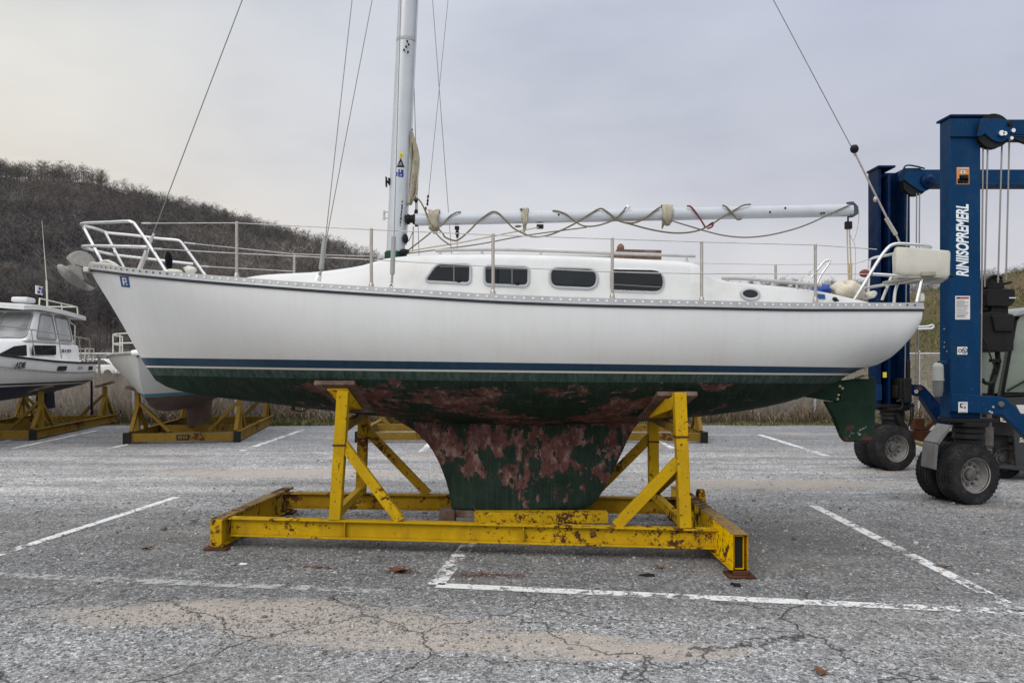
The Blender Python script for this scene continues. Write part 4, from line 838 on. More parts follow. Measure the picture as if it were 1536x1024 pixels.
# ================================================================== small cradles behind (one built, three copied)
def small_cradle(name, label, W, L, H, mat, mat2):
    c = empty(name, (0,0,0), label, 'boat cradle', 'small yellow cradles along the back row')
    for s_ in (-1,1):
        m_ = MB(); m_.ibeam(Vector((s_*W/2,-L/2,.13)), Vector((s_*W/2,L/2,.13)), .1, .19, .016); m_.build('side_beam', M[mat], c, smooth=0)
    for y in (-L/2+.06, -.3, L/2-.06):
        m_ = MB(); m_.beam(Vector((-W/2+.051,y,.12)), Vector((W/2-.051,y,.12)), .09, .16); m_.build('cross_beam', M[mat2 if y < -1 else mat], c, bevel=.004)
    for y in (-L/2+.5, L/2-.7):
        for s_ in (-1,1):
            x = s_*(W/2-.05); m_ = MB(); m_.beam(Vector((x,y,.226)), Vector((x,y,H)), .09, .09, (0,1,0)); p_ = m_.build('post', M[mat], c)
            for a_, b_ in (((x,y-.42,.226),(x,y,H*.72)),((x,y+.6,.226),(x,y,H*.78)),((x-s_*.62,y,.2),(x-s_*.04,y,H*.78))):
                m_ = MB(); m_.beam(a_, b_, .06, .07, (0,1,0) if abs(a_[0]-b_[0]) > .1 else (1,0,0)); m_.build('brace', M[mat], c)
            m_ = MB(); m_.prism([(x-.2,y-.14,H+.03+s_*.06*-1),(x+.2,y-.14,H+.03+s_*.06),(x+.2,y+.14,H+.03+s_*.06),(x-.2,y+.14,H+.03-s_*.06)], (0,0,.05)); m_.build('pad', M['wood'], c)
    for s_ in (-1,1):
        m_ = MB(); m_.box((s_*W/2-.07,-L/2-.03,.0),(s_*W/2+.07,-L/2+.015,.225)); m_.build('end_cap', M['black'], c)
    return c
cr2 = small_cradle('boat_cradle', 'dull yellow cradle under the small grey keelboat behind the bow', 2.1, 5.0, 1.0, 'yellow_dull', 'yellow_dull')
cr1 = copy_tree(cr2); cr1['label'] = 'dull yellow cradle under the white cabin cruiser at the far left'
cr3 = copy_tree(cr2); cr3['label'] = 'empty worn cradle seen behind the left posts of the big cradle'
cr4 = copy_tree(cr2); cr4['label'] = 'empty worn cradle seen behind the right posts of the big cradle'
cr2.location = (-7.03,17.9,0); cr2.rotation_euler.z = R(9.5)
cr1.location = (-11.42,18.3,0); cr1.rotation_euler.z = R(9.3)
cr3.location = (-2.15,18.1,0); cr3.rotation_euler.z = R(2); cr4.location = (2.95,18.0,0); cr4.rotation_euler.z = R(-3)
for c_ in (cr3, cr4):
    for ch in c_.children:
        if ch.name.startswith('cross_beam') and ch.data.materials: 
            pass
# label plate on the keelboat's cradle
mb = MB(); mb.box((-.12,-2.505,.07),(.12,-2.5,.17)); mb.cur = 1
for x_ in (-.085,-.04,.01,.06): mb.box((x_,-2.509,.09),(x_+.028,-2.506,.15))
o = mb.build('cradle_tag', [M['ink'], M['yellow_dull']], None); o.parent = cr2

# ================================================================== keelboat behind the bow
def loft_hull(mb, st, n=12):
    rows = []
    for (u, b, zs, zc, p, q) in st:
        h = []
        for k in range(n+1):
            s = 1-(1-k/n)**1.5; h.append((b*max(0, 1-s**p)**(1/q), zs-(zs-zc)*s))
        rows.append([Vector((u,-y,z)) for y, z in h]+[Vector((u,y,z)) for y, z in reversed(h[:-1])])
    mb.grid(rows); mb.face(rows[0]); return rows
KB = empty('small_keelboat', (0,0,0), 'small pale grey keelboat with teal band and dull red bottom behind the big sailboat bow', 'sailboat')
kst = [(0,.85,1.62,.95,2.2,2.0),(.8,1.02,1.60,.82,2.2,1.9),(2,1.2,1.60,.68,1.8,1.4),(3.2,1.25,1.63,.60,1.5,1.25),(4.2,1.2,1.68,.60,1.35,1.15),(5.0,1.05,1.72,.64,1.2,1.08),(5.5,.86,1.74,.70,1.1,1.03),(5.85,.64,1.76,.80,1.05,1.0),(6.1,.45,1.765,.95,1.0,1.0),(6.28,.30,1.77,1.12,1.05,1.),(6.42,.17,1.775,1.38,1.,1.),(6.5,.05,1.78,1.7,1.,1.)]
M['khull'] = hull2_material('pale_grey_hull', 1.03, .075, (.43,.43,.415), (.05,.14,.165), (.06,.024,.018), (.085,.055,.04))
mb = MB(); loft_hull(mb, kst, 16); mb.build('hull', M['khull'], KB, fix=True, smooth=50)
mb = MB(); prof = [[Vector((a,s_*h*t_,z)) for a, s_ in ((3.1+.25*(1-k),0),(2.9,-1),(2.2,-1),(1.4,-.6),(1.15,0),(1.4,.6),(2.2,1),(2.9,1))] for k, z, h, t_ in ((0,.18,.10,1),(.3,.25,.11,1),(.6,.5,.12,1),(1,.8,.2,1))]
mb.grid(prof, True); mb.face(prof[0]); mb.build('keel', M['khull'], KB, smooth=60, fix=True)
mb = MB(); mb.grid([[Vector((u,b*k*.99,zs+.03+.04*(1-k*k))) for k in (-1,-.5,0,.5,1)] for u,b,zs,*_ in kst]); mb.build('deck', M['deck'], KB)
mb = MB()
for s_ in (-1,1): mb.tube([Vector((u,s_*(b+.015),zs+.02)) for u,b,zs,*_ in kst], .028, 7)
mb.build('gunwale', M['pale'], KB)
mb = MB()
for zz in (2.16, 1.98): mb.tube(spline([(4.3,-1.02,zz),(5.3,-.85,zz),(6.0,-.48,zz),(6.35,0,zz),(6.0,.48,zz),(5.3,.85,zz),(4.3,1.02,zz)],5), .014, 6)
for x_, y_ in ((4.3,-1.02),(5.3,-.85),(6.0,-.48),(6.35,0),(6.0,.48),(5.3,.85),(4.3,1.02)): mb.tube([(x_,y_,2.16),(x_,y_,1.76)], .013, 6)
mb.build('pulpit', M['tub'], KB)
mb = MB(); mb.beam((6.15,0,1.84),(6.62,0,1.80),.16,.07); mb.tube([(6.6,-.06,1.79),(6.6,.06,1.79)],.05,10); mb.blob((6.2,.1,1.9),(.09,.07,.06),3,10,6); mb.build('bow_roller', M['whiteb'], KB, bevel=.01)
mb = MB(); mb.prism([(1.2,-.75,1.65),(4.4,-.6,1.7),(4.0,-.5,1.98),(1.2,-.6,2.0)],(0,.02,0)); mb.grid([[(1.2,-.75,1.65),(1.2,-.6,2.0),(1.2,.6,2.0),(1.2,.75,1.65)],[(4.0,-.65,1.68),(3.9,-.5,1.97),(3.9,.5,1.97),(4.0,.65,1.68)],[(4.5,-.5,1.7),(4.45,-.35,1.76),(4.45,.35,1.76),(4.5,.5,1.7)]]); mb.build('cabin', M['whiteb'], KB, fix=True)
KB.rotation_euler.z = R(-82); KB.location = (-6.82-6.5*math.cos(R(-82)), 14.0+6.5*math.sin(R(82)), 0)

# ================================================================== cabin cruiser at the far left
CC = empty('cabin_cruiser', (0,0,0), 'white cabin cruiser with pilothouse and navy bottom on a cradle at the far left', 'motorboat')
cst = [(0,1.15,1.62,.98,3.4,3.0),(1.5,1.27,1.62,.86,3.0,2.6),(3,1.32,1.65,.78,2.6,2.3),(4.5,1.28,1.72,.72,2.2,1.9),(5.8,1.10,1.82,.72,1.8,1.5),(6.8,.80,1.92,.80,1.4,1.2),(7.5,.45,2.0,.98,1.1,1.05),(7.95,.12,2.06,1.35,1.,1.),(8.05,.03,2.08,1.8,1.,1.)]
def cruiser_paint():
    t = NT('cruiser_hull_paint'); x, y, z = t.xyz()[0:3]
    w = t.mix(t.ramp(t.noise(1.6,6,.65), [(.3,0.),(.7,1.)]), (.66,.655,.64), (.75,.745,.73)); zz = t.math('ADD', z, t.math('MULTIPLY', x, -.006))
    c = t.mix(t.step(zz,1.095,1.10), (.012,.016,.05), (.60,.60,.59)); c = t.mix(t.step(zz,1.125,1.13), c, (.015,.015,.02)); c = t.mix(t.step(zz,1.165,1.17), c, w)
    t.P(Base_Color=c, Roughness=.4); return t.m
mb = MB(); loft_hull(mb, cst, 14); mb.build('hull', cruiser_paint(), CC, fix=True, smooth=40)
mb = MB(); mb.grid([[Vector((u,b*k*.985,zs+.0)) for k in (-1,-.5,0,.5,1)] for u,b,zs,*_ in cst]); mb.build('deck', M['whiteb'], CC)
mb = MB()
for s_ in (-1,1): mb.tube([Vector((u,s_*(b+.012),zs+.0)) for u,b,zs,*_ in cst], .024, 6); 
mb.tube([(-.01,-1.15,1.62),(-.01,1.15,1.62)], .024, 6); mb.build('rub_rail', M['black'], CC)
mb = MB(); mb.tube([Vector((u,(b+.004),zs-.23)) for u,b,zs,*_ in cst[:6]], .012, 6); mb.build('hull_moulding', M['pale'], CC)
mb = MB(); mb.prism([(-.02,1.0,1.15),(.0,1.0,1.15),(.0,1.0,.25),(-.05,1.0,.25)],(0,.05,0)); mb.prism([(.0,-.12,1.0),(.45,-.12,.85),(.45,-.12,.45),(-.1,-.12,.45)],(0,.24,0)); mb.build('outdrive_leg', M['navy'], CC)
# pilothouse: lower trunk, upper house with windows
mb = MB(); tr = [(.75,1.02,1.6,2.08,.98),(3.4,1.05,1.64,2.10,.95),(4.6,.98,1.7,2.08,.84),(5.6,.8,1.8,2.0,.6),(6.5,.45,1.9,1.97,.3)]
rows = [[Vector((u,-w,z0)),Vector((u,-w2,z1-.05)),Vector((u,-w2+.08,z1)),Vector((u,0,z1+.05)),Vector((u,w2-.08,z1)),Vector((u,w2,z1-.05)),Vector((u,w,z0))] for u,w,z0,z1,w2 in tr]
mb.grid(rows); mb.face(rows[0]); mb.face(rows[-1]); mb.build('trunk', M['whiteb'], CC, smooth=45, fix=True)
def hside(u, z): return .98-.10*(z-2.08)/.75
WT, WB = 2.70, 2.16
house = [(.95,2.08),(1.1,2.80),(2.85,2.80),(3.55,2.08)]
mb = MB(); L_ = [[Vector((u,s_*hside(u,z),z)) for u,z in house] for s_ in (1,-1)]
mb.add(L_[0]+L_[1], [(0,1,2,3),(7,6,5,4),(0,4,5,1),(1,5,6,2),(2,6,7,3),(3,7,4,0)]); mb.build('pilothouse', M['whiteb'], CC, bevel=.05, seg=3, fix=True)
def ccwin(pts, rad):
    for s_ in (1,-1):
        poly = rpoly([Vector(p) for p in pts], rad); f = MB(); g = MB()
        f.ring([(v.x,s_*(hside(v.x,v.y)+.0),v.y) for v in grow(poly,.04)], [(v.x,s_*hside(v.x,v.y),v.y) for v in poly], (0,s_*.014,0)); fo = f.build('window', M['inkgrey'], CC, smooth=0)
        g.face([(v.x,s_*(hside(v.x,v.y)+.006),v.y) for v in poly]); g.build('pane', M['glass3'], fo, smooth=0)
ccwin([(2.10,2.70),(2.66,2.70),(3.02,2.17),(2.02,2.17)][::-1], [.1,.06,.06,.06]); ccwin([(1.22,2.70),(1.92,2.70),(1.86,2.17),(1.12,2.17)][::-1], [.06,.06,.06,.08])
mb = MB()                                            # windscreen panes on the raked front
def front(y, t_): return Vector((3.55-.70*t_, y*(1-.10*t_), 2.08+.72*t_))+Vector((.72,0,.70)).normalized()*.012
for y0, y1 in ((-.93,-.33),(-.28,.28),(.33,.93)):
    poly = rpoly([Vector((y0,.12)),Vector((y1,.12)),Vector((y1*1.0,.86)),Vector((y0,.86))], .09)
    f = MB(); f.ring([front(v.x,v.y) for v in grow(poly,.035)], [front(v.x,v.y) for v in poly], Vector((.012,0,.012))); fo = f.build('windscreen', M['inkgrey'], CC, smooth=0)
    g = MB(); g.face([front(v.x,v.y)+Vector((.003,0,.003)) for v in poly]); g.build('pane', M['glass3'], fo, smooth=0)
mb = MB(); rows = [[Vector((u,y*w,z+ (1-abs(y))*.06)) for y in (-1,-.96,-.5,0,.5,.96,1)] for u,w,z in ((.35,1.02,2.80),(.6,1.06,2.81),(2,1.08,2.87),(3.0,1.02,2.90),(3.35,.85,2.87))]
mb.grid(rows); mb.grid([[v-Vector((0,0,.10)) for v in r_] for r_ in rows]); mb.grid([[r_[0] for r_ in rows],[r_[0]-Vector((0,0,.10)) for r_ in rows]]); mb.grid([[r_[-1] for r_ in rows],[r_[-1]-Vector((0,0,.10)) for r_ in rows]]); mb.grid([rows[0],[v-Vector((0,0,.10)) for v in rows[0]]]); mb.grid([rows[-1],[v-Vector((0,0,.10)) for v in rows[-1]]])
mb.build('roof', M['white'], CC, smooth=40, fix=True)
mb = MB()
for s_ in (-1,1):
    mb.tube([(.55,s_*.9,2.84),(.6,s_*.9,3.03),(2.6,s_*.85,3.08),(2.62,s_*.85,2.9)], .016, 6); mb.tube([(1.5,s_*.88,3.05),(1.5,s_*.9,2.85)], .016, 6)
mb.tube([(.6,-.9,3.03),(.6,.9,3.03)], .016, 6); mb.build('roof_rail', M['tub'], CC)
mb = MB(); mb.box((2.05,.2,3.0),(2.5,.55,3.12)); mb.build('radar_dome', M['white'], CC, bevel=.04, seg=3)
mb = MB(); mb.tube([(1.45,.55,2.9),(1.5,.55,3.6)], .022, 8); mb.tube([(1.5,.55,3.6),(1.75,.55,5.0)], [.012,.005], 6); mb.build('antenna', M['tub'], CC)
mb = MB(); mb.box((1.78,.56,3.22),(2.12,.585,3.42)); mb.cur = 1; mb.box((1.80,.587,3.25),(1.86,.59,3.39)); mb.box((1.9,.587,3.33),(2.0,.59,3.39)); mb.box((1.93,.587,3.25),(2.07,.59,3.3)); mb.build('roof_sign', [M['paper'], M['inkblue']], CC)
mb = MB(); mb.tube([(1.9,.57,2.9),(1.92,.57,3.22)],.03,8); mb.build('sign_post', M['black'], CC)
mb = MB(); mb.prism([(4.75,.93,1.76),(3.7,1.045,1.76),(3.7,1.035,2.0),(4.15,1.0,1.96)],(0,.012,0)); mb.build('trunk_window', M['glass'], CC, smooth=0)
mb = MB(); mb.prism([(3.45,1.045,1.78),(2.25,1.05,1.80),(2.2,1.03,2.02),(3.4,1.035,2.0)],(0,.012,0)); mb.build('trunk_window', M['glass'], CC, smooth=0)
mb = MB()                                            # side deck rail
rp = [(.35,1.1),(1.3,1.2),(2.6,1.24),(3.9,1.22),(5.2,1.08),(6.4,.78)]
mb.tube(spline([(u,y,2.20+.03*u) for u,y in rp],4), .013, 6); mb.tube(spline([(u,-y,2.20+.03*u) for u,y in rp],4), .013, 6)
for u,y in rp:
    for s_ in (1,-1): mb.tube([(u-.18,s_*y,1.64+.03*u),(u,s_*y,2.20+.03*u)], .012, 6)
mb.build('side_rail', M['postm'], CC)
mb = MB()
for s_ in (1,-1):
    mb.tube([(.9,s_*.95,1.65),(.82,s_*.93,2.55),(1.05,s_*.9,2.62),(1.1,s_*.9,2.75)],.02,6); mb.tube([(.7,s_*1.1,1.62),(.6,s_*1.1,1.98),(.05,s_*1.1,1.98),(.12,s_*1.1,1.62)],.015,6); mb.tube([(.35,s_*1.1,1.98),(.45,s_*1.1,1.62)],.015,6)
mb.tube([(.05,-1.1,1.98),(.05,1.1,1.98)],.015,6); mb.build('stern_rail', M['tub'], CC)
def hullmark(m_, u0, u1, z0, z1, sk=.02):
    m_.prism([(u0,1.29,z0),(u1,1.29,z0),(u1-sk,1.29,z1),(u0-sk,1.29,z1)],(0,.02,0))
def text_mesh(name, s, size, mat, parent, loc, xdir, ydir, shear=0., bold=0., sx=1.):
    cu = bpy.data.curves.new(name, 'FONT'); cu.body = s; cu.size = size; cu.shear = shear; cu.offset = bold; cu.align_x = 'CENTER'; cu.align_y = 'CENTER'; cu.extrude = .0015
    t_ = bpy.data.objects.new(name, cu); COL.objects.link(t_); dg = bpy.context.evaluated_depsgraph_get()
    me = bpy.data.meshes.new_from_object(t_.evaluated_get(dg)); bpy.data.objects.remove(t_); bpy.data.curves.remove(cu)
    X = Vector(xdir).normalized(); Y = Vector(ydir).normalized(); Z = X.cross(Y)
    mtx = Matrix(((X.x*sx,Y.x,Z.x,loc[0]),(X.y*sx,Y.y,Z.y,loc[1]),(X.z*sx,Y.z,Z.z,loc[2]),(0,0,0,1))); me.transform(Matrix.Translation(-LOC.get(parent, Vector((0,0,0))))@mtx)
    me.materials.clear(); me.materials.append(mat); o = bpy.data.objects.new(name, me); COL.objects.link(o); o.parent = parent; return o
mb = MB(); mb.prism([(2.85,1.322,1.44),(2.35,1.31,1.44),(2.3,1.31,1.54),(2.8,1.322,1.54)],(0,.01,0)); mb.build('hull_vent', M['black'], CC, smooth=0)
mb = MB(); mb.prism([(.72,1.215,1.44),(.42,1.195,1.44),(.40,1.195,1.53),(.70,1.215,1.53)],(0,.01,0)); mb.build('exhaust_port', M['black'], CC, smooth=0)
text_mesh('boat_name', 'ADIE', .17, M['ink'], CC, (4.55,1.292,1.56), (-1,-.03,0), (0,0,1), .35, .004, 1.3)
text_mesh('registration', '103PG', .10, M['inkgrey'], CC, (1.45,1.275,1.49), (-1,.06,0), (0,0,1), 0, .002, 1.5)
text_mesh('cabin_lettering', 'SB E 1098', .10, M['ink'], CC, (1.6,1.035,1.90), (-1,0,0), (0,0,1), 0, .003, 1.3)
CC.rotation_euler.z = R(-80.8); CC.location = (-12.0,19.9,0)

# ================================================================== blue boat lift
LF = empty('boat_lift', (5.3,10.4,0), 'tall blue travelling boat lift gantry with white lettering behind the stern of the sailboat', 'boat lift')
def pbox(m_, x0, y0, x1, y1, Y, dep): a = P(x0,y1,Y); b = P(x1,y0,Y); return m_.box((a.x,Y,a.z),(b.x,Y+dep,b.z))
YA = 9.0; YB = 11.8
mb = MB(); pbox(mb, 1425,176,1471,627,YA,.22); pst = mb.build('near_post', M['blue'], LF, bevel=.008); pst.name = 'post'
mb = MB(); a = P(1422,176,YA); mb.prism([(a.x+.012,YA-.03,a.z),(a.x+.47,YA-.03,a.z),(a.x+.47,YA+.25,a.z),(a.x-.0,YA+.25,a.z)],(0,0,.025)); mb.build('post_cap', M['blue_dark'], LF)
mb = MB(); pbox(mb,1426.5,178,1478,205,YA-.03,.03); mb.build('gusset_plate', M['blue'], LF, bevel=.004)
mb = MB(); mb.box((P(1471,0,YA).x,YA+.03,P(0,201,YA).z),(13.2,YA+.2,P(0,178,YA).z)); mb.box((P(1471,0,YA).x,YA+.0,P(0,205.5,YA).z),(13.2,YA+.24,P(0,202.5,YA).z)); mb.build('top_beam', M['blue'], LF, bevel=.006)
# far post is an open channel
mb = MB(); p0 = P(1317,252,YB); p1 = P(1365,615,YB); zb_, zt_ = p1.z, p0.z
mb.box((p0.x,YB,zb_),(p0.x+.05,YB+.3,zt_)); mb.box((p1.x-.08,YB,zb_),(p1.x,YB+.3,zt_)); mb.box((p0.x,YB+.3,zb_),(p1.x,YB+.33,zt_)); mb.box((p0.x+.15,YB-.01,zb_),(p0.x+.19,YB+.29,zt_-.1))
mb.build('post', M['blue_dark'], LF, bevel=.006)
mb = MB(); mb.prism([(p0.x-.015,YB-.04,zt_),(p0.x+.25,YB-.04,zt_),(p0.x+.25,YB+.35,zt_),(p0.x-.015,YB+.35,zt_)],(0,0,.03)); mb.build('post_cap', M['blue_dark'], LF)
mb = MB(); mb.box((p1.x+.001,YB+.05,P(0,274,YB).z),(13.2,YB+.28,P(0,253,YB).z)); mb.box((p1.x+.001,YB+.01,P(0,277.5,YB).z),(13.2,YB+.3,P(0,274.3,YB).z)); mb.build('top_beam', M['blue'], LF, bevel=.006)
for X_ in (13.0,):                                   # legs at the other end, outside the picture
    for Y_, zt in ((YA,P(0,178,YA).z),(YB,P(0,253,YB).z)):
        mb = MB(); mb.box((X_-.2,Y_+.02,.9),(X_+.2,Y_+.24,zt-.25)); mb.build('post', M['blue'], LF)
# sheave housings
def sheave(pts, Y, ax, ay, r, name):
    m_ = MB(); m_.prism(px3(pts, Y-.10), (0,.03,0)); m_.prism(px3(pts, Y+.02), (0,.03,0)); h = m_.build('sheave_housing', M['blue'], LF, bevel=.004)
    m_ = MB(); c = P(ax,ay,Y-.03); m_.lathe([(r*.3,-.045),(r,-.045),(r*.93,-.02),(r*.93,.02),(r,.045),(r*.3,.045)], c, (0,1,0), 28); m_.build('sheave', M['black'], h, smooth=50); return h
hA = sheave([(1472,178),(1500,178),(1512,181),(1520,187),(1524,194),(1522,203),(1514,208),(1504,213),(1496,213),(1488,209),(1481,203),(1478,200),(1470,205),(1466,204)], YA, 1487,198,.20,'a')
mb = MB(); mb.lathe([(0,-.13),(.03,-.13),(.03,-.10),(.0,-.10)], P(1506,190,YA), (0,1,0), 14); mb.build('dark_hole', M['black'], hA)
for a,b,r in ((1503,199.5,.032),(1508,200,.024),(1520.5,195.5,.024),(1518,207,.02)):
    mb = MB(); mb.lathe([(0,0),(r,0),(r,.035),(0,.035)], P(a,b,YA-.14), (0,1,0), 12); mb.build('pin', M['steel'], hA)
mb = MB(); [mb.blob(P(1477.5,b,YA-.032),(.006,.004,.006),1,6,4) for b in (181,186,190,195,199)]; mb.build('bolt', M['pale'], hA)
hB = sheave([(1352,256),(1362,252),(1380,252),(1390,258),(1397,268),(1398,276),(1394,284),(1386,288),(1378,285),(1366,277),(1357,270),(1350,272),(1348,262)], YB, 1371,276,.19,'b')
mb = MB(); mb.lathe([(0,-.2),(.05,-.2),(.07,-.16),(.11,-.14),(.12,-.10),(.12,-.0)], P(1386,274,YB), (0,1,0), 20); mb.build('hub', M['blue_dark'], hB, smooth=40)
mb = MB(); mb.tube(spline([P(1353,266,YB-.14),P(1356,252,YB-.14),P(1362,248,YB-.14),P(1376,250,YB-.14),P(1387,253,YB-.14)],5),.012,6); mb.build('hose', M['black'], hB)
mb = MB(); mb.tube(spline([P(1518,207,YA),P(1530,212,YA),P(1560,222,YA)],4),.02,6); mb.tube(spline([P(1473,276,YA+.3),P(1468,279,YA+.3),P(1464,288,YA+.3)],3),.012,6); mb.build('hose', M['black'], LF)
for a, b0, a2, b1, Y, r in ((1474.5,222,1471,640,YA,.009),(1481.5,223,1477,430,YA,.009),(1503,213,1497,424,YA,.009),(1514,209,1509,420,YA,.009),(1361,292,1357,600,YB-.1,.009),(1375,290,1373,610,YB-.1,.009),(1379.5,290,1377,600,YB-.1,.009)):
    mb = MB(); mb.tube([P(a,b0,Y),P(a2,b1,Y)], r, 6); mb.build('hoist_cable', M['wire'], LF)
# lettering and stickers on the near post
text_mesh('lettering', 'RINIISOPREMERL', .195, M['letter'], LF, tuple(P(1444.5,361,YA-.0035)), (0,0,1), (-1,0,0), .22, .006, .585)
def plate(name, x0, y0, x1, y1, mat, extra, Y=YA):
    m_ = MB(); mats = [mat]; pbox(m_, x0,y0,x1,y1,Y-.004,.003)
    for e in extra:
        mt = e[4]
        if mt not in mats: mats.append(mt)
        m_.cur = mats.index(mt); pbox(m_, e[0],e[1],e[2],e[3],Y-.0055,.001)
    return m_.build(name, mats, LF, smooth=0)
plate('orange_warning_sticker', 1435,251,1454,276.5, M['orange'], [(1436,252,1453.2,252.8,M['paper']),(1438,254,1451,256,M['inkgrey']),(1441,256,1448,260,M['paper']),(1443,257.2,1446,259,M['inkred']),(1439,262,1453,270,M['ink']),(1436.5,268,1453,275.5,M['ink']),(1440,264.4,1442,268.2,M['paper']),(1443,264.4,1444,268.2,M['paper']),(1445,264.4,1446.2,268.2,M['paper']),(1447,264.4,1450.5,265.3,M['paper']),(1447,267,1450.5,268.2,M['paper']),(1441,270.4,1443,274.6,M['paper']),(1444.5,270.4,1446,272.4,M['paper']),(1447.5,270.4,1449,274.6,M['paper']),(1450,270.4,1452.6,271.6,M['paper']),(1436.5,272,1439.5,274.6,M['inkred'])])
rr = random.Random(4); ls = [(1434.5,445.5,1453.5,448,M['inkred']),(1435.2,445.8,1440,447.6,M['ink'])]; b = 450.
while b < 476: 
    ls.append((1434.6, b, 1434.6+rr.uniform(11,18.6), b+(.55 if rr.random() < .75 else 1.0), M['inkgrey'])); b += rr.uniform(1.2,1.9)
plate('instruction_sticker', 1433,443.8,1455,479, M['paper'], ls)
o = plate('safety_sticker', 1436,520,1451,531.5, M['paper'], [])
mb = MB(); y_ = YA-.0056
def ringpx(cx, cy, r, w): mb.ring([P(cx+r*math.cos(6.2832*k/20),cy+r*math.sin(6.2832*k/20),y_) for k in range(20)],[P(cx+(r-w)*math.cos(6.2832*k/20),cy+(r-w)*math.sin(6.2832*k/20),y_) for k in range(20)],(0,.001,0))
ringpx(1446.8,525.8,4.3,1.1); ringpx(1440.2,525.8,2.9,1.1); mb.prism(px3([(1444.5,523.4),(1448.6,527.6),(1447.8,528.4),(1443.7,524.2)],y_-.001),(0,.001,0)); mb.prism(px3([(1446,524.5),(1449,526),(1446,527.5)],y_-.002),(0,.001,0)); mb.build('pictogram', M['ink'], o, smooth=0)
# lower arm frames
def arm(pts, Y, w, name='arm', mat='blue'):
    m_ = MB(); m_.prism(px3(pts, Y), (0,w,0)); return m_.build(name, M[mat], LF, bevel=.006)
ar = arm([(1428,590),(1504,595),(1510,598),(1580,668),(1580,695),(1504,622),(1428,617)], YA-.09, .085)
plate('blue_and_white_sticker', 1437.5,602.5,1451.5,618.5, M['paper'], [(1438.5,617,1450.5,617.8,M['inkgrey']),(1440,605,1442,611,M['ink']),(1441,604.6,1444.5,606,M['ink']),(1442,609.6,1444.5,611.6,M['ink']),(1446,609,1449,613,M['inkgrey']),(1445,604.5,1450.5,605.6,M['inkgrey'])], YA-.092)
mb = MB(); mb.lathe([(0,0),(.033,0),(.033,.03),(0,.03)], P(1502.5,606,YA-.115), (0,1,0), 16); mb.build('pivot_pin', M['hub'], ar)
mb = MB(); [mb.lathe([(0,0),(.013,0),(.013,.02),(0,.02)], P(a,b,YA-.105), (0,1,0), 8) for a,b in ((1490,610),(1485,617),(1488,618.5))]; mb.build('bolt', M['steel'], ar)
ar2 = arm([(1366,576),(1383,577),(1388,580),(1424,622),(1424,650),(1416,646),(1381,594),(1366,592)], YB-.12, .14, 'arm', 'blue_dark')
mb = MB(); mb.lathe([(0,0),(.036,0),(.036,.04),(0,.04)], P(1380,582.5,YB-.16), (0,1,0), 14); mb.build('pivot_pin', M['rust'], ar2)
mb = MB(); mb.lathe([(.012,0),(.03,0),(.03,.03),(.012,.03)], P(1374.5,587,YB-.16), (0,1,0), 14); mb.build('bolt', M['steel'], ar2)
mb = MB(); pbox(mb,1351,569,1356,600,YB-.16,.3); pbox(mb,1356,567,1368,604,YB-.2,.26); pbox(mb,1344,578,1352,597,YB-.1,.2); pbox(mb,1361,540,1366,568,YB-.1,.05); mb.build('actuator', M['black'], LF, bevel=.01)
mb = MB(); mb.tube(spline([P(1345,602,YB-.2),P(1351,600,YB-.2),P(1354,606,YB-.2),P(1352,612,YB-.2),P(1346,614,YB-.2)],5),.02,6); mb.tube(spline([P(1369,604,YB-.1),P(1369,625,YB-.1),P(1364,637,YB-.1)],5),.012,6); mb.tube(spline([P(1366,604,YB-.1),P(1366,624,YB-.1),P(1362,641,YB-.1)],5),.010,6); mb.build('hose', M['black'], LF)
mb = MB(); pbox(mb,1316,577,1323,600,YB-.06,.05); mb.build('blue_panel', M['blue'], LF, bevel=.004)
mb = MB(); pbox(mb,1325,558,1330,566,YB-.02,.02); mb.build('yellow_marker', M['yellowst'], LF)
# wheels: dual pair under each post
def tyre_wheel(c, ax, r, w, root):
    ax = Vector(ax).normalized(); m_ = MB()
    prof = [(r*.56,-w*.42),(r*.62,-w*.5),(r*.82,-w*.52),(r*.95,-w*.47),(r*.985,-w*.40)]
    tread = []
    for k in range(5):
        z0 = -w*.36+k*w*.18; tread += [(r,z0-w*.055),(r,z0+w*.055),(r*.965,z0+w*.065),(r*.965,z0+w*.115)]
    prof = prof+tread[:-2]+[(r*.985,w*.40),(r*.95,w*.47),(r*.82,w*.52),(r*.62,w*.5),(r*.56,w*.42)]
    m_.lathe(prof, c, ax, 44); k = m_; u = ax.orthogonal().normalized(); v = ax.cross(u)
    for i in range(40):                              # shoulder lugs
        an = 6.2832*i/40; rad = u*math.cos(an)+v*math.sin(an); tn = ax.cross(rad)
        for s_ in (-1,1): k.beam(Vector(c)+rad*(r*.955)+ax*(s_*w*.47), Vector(c)+rad*(r*1.004)+ax*(s_*w*.37), r*.07, r*.05, tuple(ax))
    ty = m_.build('tyre', M['rubber'], root, smooth=30)
    k = MB(); k.lathe([(r*.57,-w*.46),(r*.60,-w*.49),(r*.60,-w*.40),(r*.54,-w*.36),(r*.50,-w*.20),(r*.46,-w*.06),(r*.30,-w*.02),(r*.28,-w*.10),(.0,-w*.10)], c, ax, 36); k.build('rim', M['rim'], ty, smooth=40)
    k = MB(); k.lathe([(r*.22,-w*.11),(r*.20,-w*.25),(r*.10,-w*.30),(0,-w*.30)], c, ax, 20)
    for i in range(10):
        an = 6.2832*i/10; k.lathe([(0,-w*.13),(.018,-w*.13),(.018,0),(0,0)], Vector(c)+(u*math.cos(an)+v*math.sin(an))*r*.36, ax, 6)
    k.build('hub', M['hub'], ty, smooth=40); return ty
axA = (-.22,.97,0); axA = Vector(axA).normalized()
cA = Vector((P(1450,703,8.82).x, 8.80, .335)); tyre_wheel(cA, axA, .335, .24, LF); tyre_wheel(cA+axA*.32, axA, .335, .24, LF)
